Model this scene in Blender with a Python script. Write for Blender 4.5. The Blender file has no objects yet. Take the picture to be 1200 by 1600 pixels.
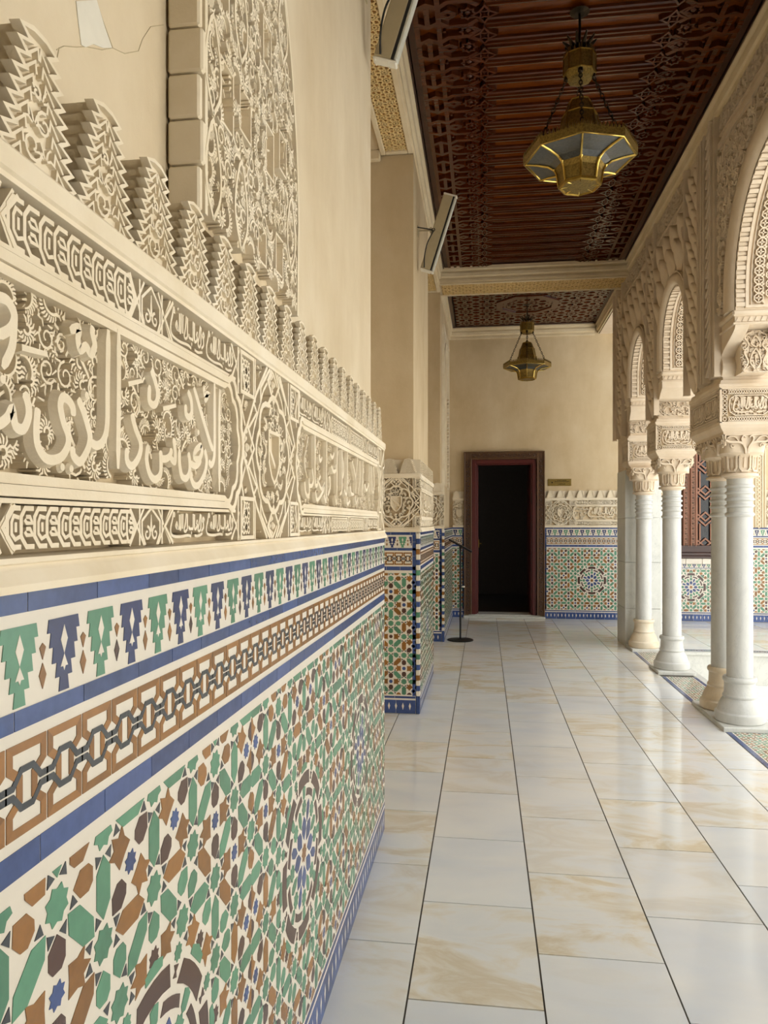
import bpy, math, random
import numpy as np
PI = math.pi
S = bpy.context.scene
COL = S.collection

# ------------------------------------------------------------------ camera
EYE = 1.5
FPX = 1150.0                       # focal length in pixels of the 1200x1600 frame
YAW = math.atan(157 / FPX)         # camera turned left of the gallery axis
cam_d = bpy.data.cameras.new('camera')
cam = bpy.data.objects.new('camera', cam_d)
COL.objects.link(cam)
cam.location = (0, 0, EYE)
cam.rotation_euler = (PI / 2, 0, YAW)
cam_d.sensor_fit = 'VERTICAL'
cam_d.sensor_height = 36
cam_d.lens = FPX * 36 / 1600
cam_d.shift_y = 17 / 1600
cam_d.clip_start = 0.02
S.camera = cam

# ------------------------------------------------------------------ light
S.view_settings.view_transform = 'Standard'
S.view_settings.look = 'None'
S.view_settings.gamma = 1
S.view_settings.use_curve_mapping = False
S.view_settings.exposure = 0.8
W = bpy.data.worlds.new('sky')
S.world = W
W.use_nodes = True
bg = W.node_tree.nodes['Background']
bg.inputs[0].default_value = (0.93, 0.97, 1.0, 1)
bg.inputs[1].default_value = 1.75

def sun(name, direction, strength, color, angle):
    d = bpy.data.lights.new(name, 'SUN')
    d.energy = strength; d.color = color; d.angle = angle
    o = bpy.data.objects.new(name, d); COL.objects.link(o)
    v = np.array(direction, float)
    import mathutils
    o.rotation_euler = mathutils.Vector(v).to_track_quat('-Z', 'Y').to_euler()
    return o

sun('sun', (.5, .0, -.86), 6.0, (1.0, .98, .95), math.radians(3))

# ------------------------------------------------------------------ mesh helpers
class Frame:
    """local (u, v, h) -> world: o + u U + v V + h N"""
    def __init__(s, o, U, V, N):
        s.o, s.U, s.V, s.N = [np.array(a, float) for a in (o, U, V, N)]
    def __call__(s, P):
        P = np.asarray(P, float)
        return s.o + P[:, :1] * s.U + P[:, 1:2] * s.V + P[:, 2:3] * s.N

IDENT = Frame((0, 0, 0), (1, 0, 0), (0, 1, 0), (0, 0, 1))
rng = np.random.RandomState(7)

def wloc(o):
    p = np.array(o.location)
    return p + wloc(o.parent) if o.parent else p

class MB:
    def __init__(s):
        s.V = []; s.F = []; s.M = []; s.R = []; s.n = 0
    def add(s, V, F, mat=0, rnd=None):
        V = np.asarray(V, float)
        if rnd is None: rnd = rng.rand()
        n = s.n
        for f in F:
            s.F.append([i + n for i in f]); s.M.append(mat); s.R.append(rnd)
        s.V.append(V); s.n += len(V)
    def merge(s, o, fn=None):
        for V in o.V: s.V.append(fn(V) if fn else V)
        for f in o.F: s.F.append([i + s.n for i in f])
        s.M += o.M; s.R += o.R; s.n += o.n
        return s
    def box(s, a, b, mat=0, bevel=0):
        x0, y0, z0 = a; x1, y1, z1 = b
        if bevel <= 0:
            V = [(x, y, z) for z in (z0, z1) for x, y in ((x0, y0), (x1, y0), (x1, y1), (x0, y1))]
            s.add(V, [(0, 3, 2, 1), (4, 5, 6, 7), (0, 1, 5, 4), (1, 2, 6, 5), (2, 3, 7, 6), (3, 0, 4, 7)], mat)
        else:
            c = bevel
            ring = [(x0 + c, y0), (x1 - c, y0), (x1, y0 + c), (x1, y1 - c), (x1 - c, y1), (x0 + c, y1), (x0, y1 - c), (x0, y0 + c)]
            ins = [(x0 + c, y0 + c), (x1 - c, y0 + c), (x1 - c, y0 + c), (x1 - c, y1 - c), (x1 - c, y1 - c), (x0 + c, y1 - c), (x0 + c, y1 - c), (x0 + c, y0 + c)]
            V = [(x, y, z0) for x, y in ins] + [(x, y, z0 + c) for x, y in ring] + [(x, y, z1 - c) for x, y in ring] + [(x, y, z1) for x, y in ins]
            F = []
            for k in range(3):
                for i in range(8):
                    j = (i + 1) % 8
                    F.append((k * 8 + i, k * 8 + j, k * 8 + 8 + j, k * 8 + 8 + i))
            F.append(tuple(range(24, 32))); F.append(tuple(range(7, -1, -1)))
            s.add(V, F, mat)
        return s
    def poly(s, pts, h0, h1, mat=0, rnd=None, sides=True):
        pts = np.asarray(pts, float); n = len(pts)
        if n < 3: return s
        V = np.zeros((2 * n, 3)); V[:n, :2] = pts; V[n:, :2] = pts; V[:n, 2] = h0; V[n:, 2] = h1
        F = [tuple(range(n, 2 * n))]
        if sides:
            F += [(i, (i + 1) % n, n + (i + 1) % n, n + i) for i in range(n)]
        s.add(V, F, mat, rnd); return s
    def ribbon(s, pts, w, h0, h1, closed=False, mat=0, bev=.13, prof=None, caps=True):
        """raised strip along a 2D polyline; w a number or one width per point"""
        P = np.asarray(pts, float); n = len(P)
        if n < 2: return s
        if closed:
            a = np.roll(P, 1, 0); b = np.roll(P, -1, 0)
        else:
            a = np.vstack([2 * P[0] - P[1], P[:-1]]); b = np.vstack([P[1:], 2 * P[-1] - P[-2]])
        d1 = P - a; d2 = b - P
        d1 /= np.maximum(np.hypot(d1[:, 0], d1[:, 1]), 1e-9)[:, None]
        d2 /= np.maximum(np.hypot(d2[:, 0], d2[:, 1]), 1e-9)[:, None]
        n1 = np.stack([-d1[:, 1], d1[:, 0]], 1); n2 = np.stack([-d2[:, 1], d2[:, 0]], 1)
        m = n1 + n2; L = np.hypot(m[:, 0], m[:, 1]); bad = L < 1e-6
        m[bad] = n1[bad]; L[bad] = 1; m /= L[:, None]
        k = 1 / np.maximum((m * n1).sum(1), .6)
        W = np.broadcast_to(np.asarray(w, float), (n,)) * .5
        off = m * (k * W)[:, None]
        if prof is None: prof = [(1, 0), (1 - bev, 1), (-1 + bev, 1), (-1, 0)]
        m_ = len(prof)
        V = np.zeros((n, m_, 3))
        dh = rng.rand() * 2e-4
        for j, (t, q) in enumerate(prof):
            V[:, j, :2] = P + off * t; V[:, j, 2] = h0 + (h1 + dh - h0) * q
        F = []
        for i in range(n if closed else n - 1):
            i2 = (i + 1) % n
            for j in range(m_ - 1):
                F.append((i * m_ + j, i * m_ + j + 1, i2 * m_ + j + 1, i2 * m_ + j))
        if caps and not closed:
            F.append(tuple(range(m_))[::-1]); F.append(tuple((n - 1) * m_ + j for j in range(m_)))
        s.add(V.reshape(-1, 3), F, mat); return s
    def lathe(s, prof, seg=32, c=(0, 0, 0), mat=0, caps=True, rot=0, flute=None):
        n = len(prof); V = []
        for r, z in prof:
            for i in range(seg):
                a = rot + 2 * PI * i / seg
                V.append((c[0] + r * math.cos(a), c[1] + r * math.sin(a), c[2] + z))
        F = []
        for k in range(n - 1):
            for i in range(seg):
                j = (i + 1) % seg
                F.append((k * seg + i, k * seg + j, k * seg + seg + j, k * seg + seg + i))
        if caps:
            F.append(tuple(range(seg))[::-1]); F.append(tuple((n - 1) * seg + i for i in range(seg)))
        s.add(V, F, mat); return s
    def tube(s, pts, r, seg=8, mat=0, closed=False):
        P = np.asarray(pts, float); n = len(P)
        T = np.gradient(P, axis=0) if not closed else np.roll(P, -1, 0) - np.roll(P, 1, 0)
        T /= np.linalg.norm(T, axis=1)[:, None]
        up = np.array([0, 0, 1.0]) if abs(T[0, 2]) < .9 else np.array([1.0, 0, 0])
        A = np.cross(T, up); A /= np.maximum(np.linalg.norm(A, axis=1), 1e-9)[:, None]
        B = np.cross(T, A); R = np.broadcast_to(np.asarray(r, float), (n,))
        V = []
        for i in range(n):
            for k in range(seg):
                t = 2 * PI * k / seg
                V.append(P[i] + R[i] * (math.cos(t) * A[i] + math.sin(t) * B[i]))
        F = []
        for i in range(n if closed else n - 1):
            i2 = (i + 1) % n
            for k in range(seg):
                k2 = (k + 1) % seg
                F.append((i * seg + k, i * seg + k2, i2 * seg + k2, i2 * seg + k))
        if not closed:
            F.append(tuple(range(seg))[::-1]); F.append(tuple((n - 1) * seg + k for k in range(seg)))
        s.add(V, F, mat); return s
    def sweep(s, prof, p0, p1, A, B, mat=0, caps=True):
        """profile points (a, b) along axes A, B, extruded p0 -> p1"""
        A, B, p0, p1 = [np.array(x, float) for x in (A, B, p0, p1)]
        n = len(prof)
        V = [p0 + a * A + b * B for a, b in prof] + [p1 + a * A + b * B for a, b in prof]
        F = [(i, (i + 1) % n, n + (i + 1) % n, n + i) for i in range(n)]
        if caps: F += [tuple(range(n))[::-1], tuple(range(n, 2 * n))]
        s.add(V, F, mat); return s
    def build(s, name, mats, parent=None, fn=None, smooth=None, loc=None):
        me = bpy.data.meshes.new(name)
        V = np.vstack(s.V) if s.V else np.zeros((0, 3))
        if fn: V = fn(V)
        if parent is not None:
            V = V - wloc(parent)
        elif loc is not None:
            V = V - np.array(loc, float)
        me.from_pydata(V.tolist(), [], s.F)
        if not isinstance(mats, (list, tuple)): mats = [mats]
        for m in mats: me.materials.append(m)
        me.polygons.foreach_set('material_index', s.M)
        a = me.attributes.new('rnd', 'FLOAT', 'FACE'); a.data.foreach_set('value', s.R)
        me.validate(); me.update()
        if smooth is not None:
            me.shade_smooth(); me.set_sharp_from_angle(angle=math.radians(smooth))
        o = bpy.data.objects.new(name, me); COL.objects.link(o)
        if parent is not None: o.parent = parent
        elif loc is not None: o.location = loc
        return o

def thing(name, label, cat, loc=(0, 0, 0), group=None):
    o = bpy.data.objects.new(name, None); COL.objects.link(o)
    o.empty_display_size = .1
    o.location = loc; tag(o, label, cat, group); return o
def tag(o, label, cat, group=None):
    o['label'] = label; o['category'] = cat
    if group: o['group'] = group
    return o
def struct(o, label=None):
    o['kind'] = 'structure'
    if label: o['label'] = label
    return o
def sempty(name, loc=(0, 0, 0), label=None):
    o = bpy.data.objects.new(name, None); COL.objects.link(o); o.location = loc
    return struct(o, label)
def dup(root, loc, label=None, group=None):
    r = root.copy(); COL.objects.link(r); r.location = loc
    if label: r['label'] = label
    if group: r['group'] = group
    for ch in list(root.children):
        c = ch.copy(); COL.objects.link(c); c.parent = r
        for g in list(ch.children):
            d = g.copy(); COL.objects.link(d); d.parent = c
    return r
# ------------------------------------------------------------------ materials
def new_mat(name):
    m = bpy.data.materials.new(name); m.use_nodes = True
    nt = m.node_tree; b = nt.nodes['Principled BSDF']
    return m, nt, b
def lin(c):
    return tuple(((x / 255) / 12.92 if x / 255 <= .04045 else ((x / 255 + .055) / 1.055) ** 2.4) for x in c) + (1,)
def node(nt, t, **k):
    n = nt.nodes.new(t)
    for a, v in k.items(): setattr(n, a, v)
    return n
def noise(nt, scale, detail=4, rough=.55, vec=None, dist=0):
    n = node(nt, 'ShaderNodeTexNoise'); n.inputs['Scale'].default_value = scale
    n.inputs['Detail'].default_value = detail; n.inputs['Roughness'].default_value = rough
    n.inputs['Distortion'].default_value = dist
    if vec is not None: nt.links.new(vec, n.inputs['Vector'])
    return n.outputs['Fac']
def ramp(nt, fac, stops):
    r = node(nt, 'ShaderNodeValToRGB')
    e = r.color_ramp.elements
    while len(e) < len(stops): e.new(.5)
    for el, (p, c) in zip(e, stops): el.position = p; el.color = c
    nt.links.new(fac, r.inputs['Fac']); return r.outputs['Color']
def mix(nt, fac, a, b, mode='MIX'):
    m = node(nt, 'ShaderNodeMix', data_type='RGBA', blend_type=mode)
    for i, v in ((0, fac), (6, a), (7, b)):
        if hasattr(v, 'is_linked') or hasattr(v, 'links'): nt.links.new(v, m.inputs[i])
        else: m.inputs[i].default_value = v
    return m.outputs[2]
def objvec(nt, sc=(1, 1, 1)):
    g = node(nt, 'ShaderNodeNewGeometry')
    m = node(nt, 'ShaderNodeMapping'); m.inputs['Scale'].default_value = sc
    nt.links.new(g.outputs['Position'], m.inputs['Vector']); return m.outputs['Vector']
def bump(nt, b, fac, strength, dist=.01):
    n = node(nt, 'ShaderNodeBump'); n.inputs['Strength'].default_value = strength
    n.inputs['Distance'].default_value = dist
    nt.links.new(fac, n.inputs['Height']); nt.links.new(n.outputs['Normal'], b.inputs['Normal'])
def rnd_attr(nt):
    a = node(nt, 'ShaderNodeAttribute'); a.attribute_name = 'rnd'; return a.outputs['Fac']

def plaster(name, c1, c2, c3, scale=1.0, streak=True, bmp=.25):
    m, nt, b = new_mat(name)
    v = objvec(nt); f = noise(nt, 2.2 * scale, 6, .6, v)
    col = ramp(nt, f, [(.25, lin(c1)), (.5, lin(c2)), (.75, lin(c3))])
    if streak:
        f2 = noise(nt, 1.6, 6, .62, objvec(nt, (1.6, 1.6, .6)))
        col = mix(nt, .5, col, ramp(nt, f2, [(.3, lin(c1)), (.7, lin(c3))]))
    nt.links.new(col, b.inputs['Base Color'])
    b.inputs['Roughness'].default_value = .85
    b.inputs['Specular IOR Level'].default_value = .25
    bump(nt, b, noise(nt, 35 * scale, 6, .65, v), bmp, .006)
    return m
M_PLASTER = plaster('beige_plaster', (190, 166, 128), (206, 184, 147), (218, 200, 168))
M_PLASTER_PALE = plaster('pale_plaster', (196, 176, 142), (214, 196, 164), (226, 212, 186))
M_STUCCO = plaster('carved_stucco', (220, 204, 174), (230, 216, 190), (236, 224, 202), 3, False, .12)
M_STUCCO_SHADE = plaster('stucco_recess_shade', (210, 190, 156), (216, 197, 164), (222, 205, 174), 3, False, .12)  # same stucco with shade put into the colour, for the carved recesses
M_STUCCO_ROSE = plaster('arcade_stucco', (212, 192, 164), (220, 202, 177), (227, 211, 188), 3, False, .12)
M_TRIM = plaster('cornice_plaster', (214, 194, 158), (222, 204, 170), (228, 212, 182), 2, False, .06)
M_GOLD = plaster('gilded_lattice', (218, 186, 124), (226, 196, 138), (232, 206, 152), 4, False, .1)
M_GOLD_DEEP = plaster('lattice_ground', (128, 88, 42), (138, 96, 48), (146, 104, 54), 4, False, .1)

def glaze(name, c, var=.35, rough=.22, hue=None):
    m, nt, b = new_mat(name)
    r = rnd_attr(nt)
    k = lin(c); d = tuple(x * (1 - var) for x in k[:3]) + (1,); l = tuple(min(1, x * (1 + var * .7)) for x in k[:3]) + (1,)
    if hue: l = lin(hue)
    col = ramp(nt, r, [(0, d), (.5, k), (1, l)])
    f = noise(nt, 40, 3, .6, objvec(nt))
    col = mix(nt, .35, col, ramp(nt, f, [(.3, d), (.7, l)]))
    nt.links.new(col, b.inputs['Base Color'])
    b.inputs['Roughness'].default_value = rough
    bump(nt, b, noise(nt, 28, 2, .5, objvec(nt)), .06, .004)
    return m
T_WHITE = glaze('white_glaze', (216, 208, 193), .07, .3)
T_GREEN = glaze('green_glaze', (84, 134, 106), .3)
T_BLUE = glaze('blue_glaze', (48, 68, 116), .28, hue=(66, 88, 142))
T_NAVY = glaze('navy_glaze', (44, 54, 96), .3)
T_OCHRE = glaze('ochre_glaze', (136, 92, 42), .3, hue=(154, 106, 50))
T_BROWN = glaze('brown_glaze', (74, 50, 42), .25)
T_BLACK = glaze('black_glaze', (58, 62, 66), .25)
TILES = [T_WHITE, T_GREEN, T_BLUE, T_NAVY, T_OCHRE, T_BROWN, T_BLACK]
WHITE, GREEN, BLUE, NAVY, OCHRE, BROWN, BLACK = range(7)

def marble_floor():
    m, nt, b = new_mat('marble_paving')
    r = rnd_attr(nt)
    g = node(nt, 'ShaderNodeNewGeometry')
    add = node(nt, 'ShaderNodeVectorMath', operation='ADD')
    mul = node(nt, 'ShaderNodeVectorMath', operation='SCALE'); mul.inputs['Scale'].default_value = 37.0
    comb = node(nt, 'ShaderNodeCombineXYZ')
    for i in range(3): nt.links.new(r, comb.inputs[i])
    nt.links.new(comb.outputs[0], mul.inputs[0]); nt.links.new(g.outputs['Position'], add.inputs[0]); nt.links.new(mul.outputs[0], add.inputs[1])
    mp = node(nt, 'ShaderNodeMapping'); mp.inputs['Scale'].default_value = (1.5, 3.4, 1)
    nt.links.new(add.outputs[0], mp.inputs['Vector'])
    f = noise(nt, 1.5, 7, .62, mp.outputs['Vector'], .9)
    col = ramp(nt, f, [(.3, lin((220, 220, 217))), (.45, lin((228, 226, 220))), (.53, lin((224, 215, 196))), (.61, lin((212, 195, 162))), (.67, lin((222, 212, 192))), (.76, lin((229, 226, 218)))])
    f2 = noise(nt, 1.2, 3, .5, mp.outputs['Vector'], .4)
    grey = ramp(nt, f2, [(.3, lin((212, 216, 221))), (.7, lin((230, 229, 225)))])
    sel = ramp(nt, r, [(.2, (.05, .05, .05, 1)), (.8, (.85, .85, .85, 1))])
    col = mix(nt, sel, grey, col)
    nt.links.new(col, b.inputs['Base Color'])
    b.inputs['Roughness'].default_value = .14
    b.inputs['Specular IOR Level'].default_value = .55
    rr = ramp(nt, noise(nt, 6, 3, .5, g.outputs['Position']), [(.3, (.05, .05, .05, 1)), (.7, (.13, .13, .13, 1))])
    nt.links.new(rr, b.inputs['Roughness'])
    bump(nt, b, noise(nt, 5, 2, .5, g.outputs['Position']), .015, .003)
    return m
M_FLOOR = marble_floor()

def stone(name, c1, c2, rough=.3, vein=.3, scale=5.0, veinc=(150, 150, 150)):
    m, nt, b = new_mat(name)
    v = objvec(nt)
    col = ramp(nt, noise(nt, scale, 5, .6, v, .6), [(.3, lin(c1)), (.7, lin(c2))])
    f = noise(nt, scale * .7, 6, .7, objvec(nt, (1, 1, .35)), 2.5)
    vm = ramp(nt, f, [(.485, (0, 0, 0, 1)), (.5, (vein, vein, vein, 1)), (.515, (0, 0, 0, 1))])
    col = mix(nt, vm, col, lin(veinc))
    nt.links.new(col, b.inputs['Base Color']); b.inputs['Roughness'].default_value = rough
    bump(nt, b, noise(nt, 60, 3, .5, v), .03, .003)
    return m
M_MARBLE = stone('white_marble', (189, 188, 182), (203, 202, 195), .3)
M_MARBLE_WARM = stone('stained_marble', (208, 186, 152), (224, 212, 190), .4, .15)
M_SLAB = stone('marble_slab', (200, 200, 192), (212, 211, 203), .35)
M_COURT = stone('courtyard_marble', (226, 226, 222), (236, 236, 233), .35, .1)
M_BOUNCE = plaster('bounce_wall_white', (224, 220, 210), (230, 226, 217), (236, 232, 224))  # white for the added wing that bounces light
M_STONE_DARK = stone('slate_joint', (70, 66, 58), (92, 86, 76), .8, .0)

def simple(name, c, rough=.5, metal=0.0, var=.15, scale=20, bmp=.05):
    m, nt, b = new_mat(name)
    k = lin(c); d = tuple(x * (1 - var) for x in k[:3]) + (1,); l = tuple(min(1, x * (1 + var)) for x in k[:3]) + (1,)
    v = objvec(nt)
    nt.links.new(ramp(nt, noise(nt, scale, 5, .6, v), [(.3, d), (.7, l)]), b.inputs['Base Color'])
    b.inputs['Roughness'].default_value = rough; b.inputs['Metallic'].default_value = metal
    if bmp: bump(nt, b, noise(nt, scale * 4, 3, .5, v), bmp, .003)
    return m
def wood(name, c1, c2, rough=.35, axis=(1, 8, 8), scale=3, bmp=.1):
    m, nt, b = new_mat(name)
    v = objvec(nt, axis)
    f = noise(nt, scale, 6, .65, v, .5)
    nt.links.new(ramp(nt, f, [(.3, lin(c1)), (.7, lin(c2))]), b.inputs['Base Color'])
    b.inputs['Roughness'].default_value = rough
    bump(nt, b, f, bmp, .004); return m
M_WOOD = wood('red_brown_timber', (62, 28, 12), (90, 44, 20), .2)
M_WOOD_PANEL = wood('amber_timber', (80, 36, 8), (116, 58, 16), .18)
M_WOOD_DARK = wood('dark_timber', (44, 20, 11), (62, 30, 16), .3)
M_WOOD_FRAME = wood('carved_frame_timber', (74, 48, 27), (106, 74, 43), .45, (6, 6, 1))
M_WOOD_ROSE = wood('rosy_timber', (132, 90, 68), (160, 112, 86), .5, (6, 6, 1))
M_RED = simple('red_paint', (84, 20, 14), .4)
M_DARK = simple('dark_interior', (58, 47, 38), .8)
M_BLACK = simple('black_metal', (30, 30, 31), .4, .6)
M_BRASS = simple('aged_brass', (150, 122, 58), .36, 1.0, .25, 30)
M_BRASS_DULL = simple('pierced_brass', (140, 118, 64), .42, .85, .45, 90)
M_BRASS_BRIGHT = simple('polished_brass', (200, 172, 92), .2, 1.0, .1, 30)
M_IRON = simple('dark_chain_metal', (58, 48, 34), .4, .9)
M_HOUSING = simple('beige_enamel', (182, 166, 132), .45, 0, .05)
M_ENDCAP = simple('white_plastic', (226, 220, 204), .4, 0, .04)
M_CABLE = simple('black_rubber', (34, 32, 30), .6)
M_PAPER = simple('printed_notice', (96, 92, 88), .3, 0, .3, 60)
M_LEAF = simple('dry_leaf', (44, 34, 26), .7)
m, nt, b = new_mat('pale_diffuser'); M_DIFF = m
b.inputs['Base Color'].default_value = lin((206, 204, 190)); b.inputs['Roughness'].default_value = .35
nt.links.new(ramp(nt, noise(nt, 4, 2, .5, objvec(nt)), [(.3, lin((196, 194, 180))), (.7, lin((214, 212, 198)))]), b.inputs['Base Color'])
def glass(name, c, rough):
    m, nt, b = new_mat(name)
    f = noise(nt, 70, 4, .6, objvec(nt))
    nt.links.new(ramp(nt, f, [(.35, lin(tuple(x * .6 for x in c))), (.65, lin(c))]), b.inputs['Base Color'])
    b.inputs['Roughness'].default_value = rough; b.inputs['Transmission Weight'].default_value = .12
    bump(nt, b, f, .3, .004); return m
M_GLASS = glass('leaded_grey_glass', (56, 58, 52), .42)
M_GLASS_DARK = glass('dark_window_glass', (16, 18, 24), .08)
# ------------------------------------------------------------------ 2D pattern makers
def rot(P, a):
    P = np.asarray(P, float); c, s = math.cos(a), math.sin(a)
    return P @ np.array([[c, s], [-s, c]])
def arc(cx, cy, r, a0, a1, n=12, ry=None):
    ry = r if ry is None else ry
    return [(cx + r * math.cos(t), cy + ry * math.sin(t)) for t in np.linspace(a0, a1, n)]
def clip(poly, x0, y0, x1, y1):
    P = [tuple(p) for p in poly]
    for ax, lim, sg in ((0, x0, 1), (0, x1, -1), (1, y0, 1), (1, y1, -1)):
        Q = []; n = len(P)
        for i in range(n):
            a, b = P[i], P[(i + 1) % n]
            ia, ib = sg * (a[ax] - lim) >= 0, sg * (b[ax] - lim) >= 0
            if ia: Q.append(a)
            if ia != ib:
                t = (lim - a[ax]) / (b[ax] - a[ax])
                Q.append((a[0] + t * (b[0] - a[0]), a[1] + t * (b[1] - a[1])))
        P = Q
        if len(P) < 3: return []
    Q = [p for i, p in enumerate(P) if abs(p[0] - P[i - 1][0]) + abs(p[1] - P[i - 1][1]) > 1e-5]
    return Q if len(Q) >= 3 else []
def clipseg(a, b, x0, y0, x1, y1):
    t0, t1 = 0.0, 1.0; dx, dy = b[0] - a[0], b[1] - a[1]
    for p, q in ((-dx, a[0] - x0), (dx, x1 - a[0]), (-dy, a[1] - y0), (dy, y1 - a[1])):
        if abs(p) < 1e-12:
            if q < 0: return None
        else:
            t = q / p
            if p < 0: t0 = max(t0, t)
            else: t1 = min(t1, t)
    if t1 - t0 < 1e-4: return None
    return ((a[0] + t0 * dx, a[1] + t0 * dy), (a[0] + t1 * dx, a[1] + t1 * dy))
def smooth(P, n=4):
    """Catmull-Rom through the points"""
    P = np.asarray(P, float)
    if len(P) < 3: return P
    Q = np.vstack([2 * P[0] - P[1], P, 2 * P[-1] - P[-2]]); out = []
    for i in range(1, len(Q) - 2):
        for t in np.linspace(0, 1, n, endpoint=False):
            a, b, c, d = Q[i - 1:i + 3]
            out.append(.5 * (2 * b + (c - a) * t + (2 * a - 5 * b + 4 * c - d) * t * t + (3 * b - a - 3 * c + d) * t ** 3))
    out.append(P[-1]); return np.array(out)
def star(n, ro, ri, a0=0, c=(0, 0)):
    return [(c[0] + (ro if i % 2 == 0 else ri) * math.cos(a0 + PI * i / n), c[1] + (ro if i % 2 == 0 else ri) * math.sin(a0 + PI * i / n)) for i in range(2 * n)]

def hankin(poly, ang):
    """strapwork lines of one tile: rays from each edge midpoint meeting inside"""
    P = [np.array(p, float) for p in poly]; n = len(P); out = []
    for i in range(n):
        a, b, c = P[i - 1], P[i], P[(i + 1) % n]
        m1, m2 = (a + b) / 2, (b + c) / 2
        e1 = (b - a) / np.linalg.norm(b - a); e2 = (c - b) / np.linalg.norm(c - b)
        r1 = rot([e1], ang)[0]; r2 = rot([-e2], -ang)[0]
        A = np.array([r1, -r2]).T
        if abs(np.linalg.det(A)) < 1e-9: continue
        t = np.linalg.solve(A, m2 - m1)
        out.append((m1, m1 + t[0] * r1)); out.append((m1 + t[0] * r1, m2))
    return out
def lattice48(mb, x0, y0, x1, y1, p, w, h0, h1, ang=PI * 3 / 8, mat=0, ox=0, oy=0, core=True):
    """eight-pointed star strapwork (octagon + square net), clipped to a rectangle"""
    s = p / (1 + math.sqrt(2)) / 2; R = s / math.sin(PI / 8)
    segs = []
    for i in range(int((x1 - x0) / p) + 3):
        for j in range(int((y1 - y0) / p) + 3):
            cx, cy = x0 - p / 2 + ox + i * p, y0 - p / 2 + oy + j * p
            octo = [(cx + R * math.cos(PI / 8 + k * PI / 4), cy + R * math.sin(PI / 8 + k * PI / 4)) for k in range(8)]
            segs += hankin(octo, ang)
            if core:
                q = star(8, R * .34, R * .2, PI / 8, (cx, cy))
                segs += [(q[k], q[(k + 1) % 16]) for k in range(16)]
            r2 = s * math.sqrt(2)
            sq = [(cx + p / 2 + r2 * math.cos(k * PI / 2), cy + p / 2 + r2 * math.sin(k * PI / 2)) for k in range(4)]
            segs += hankin(sq, ang)
    for a, b in segs:
        c = clipseg(a, b, x0, y0, x1, y1)
        if c: mb.ribbon(c, w, h0, h1, mat=mat, caps=False)

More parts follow.
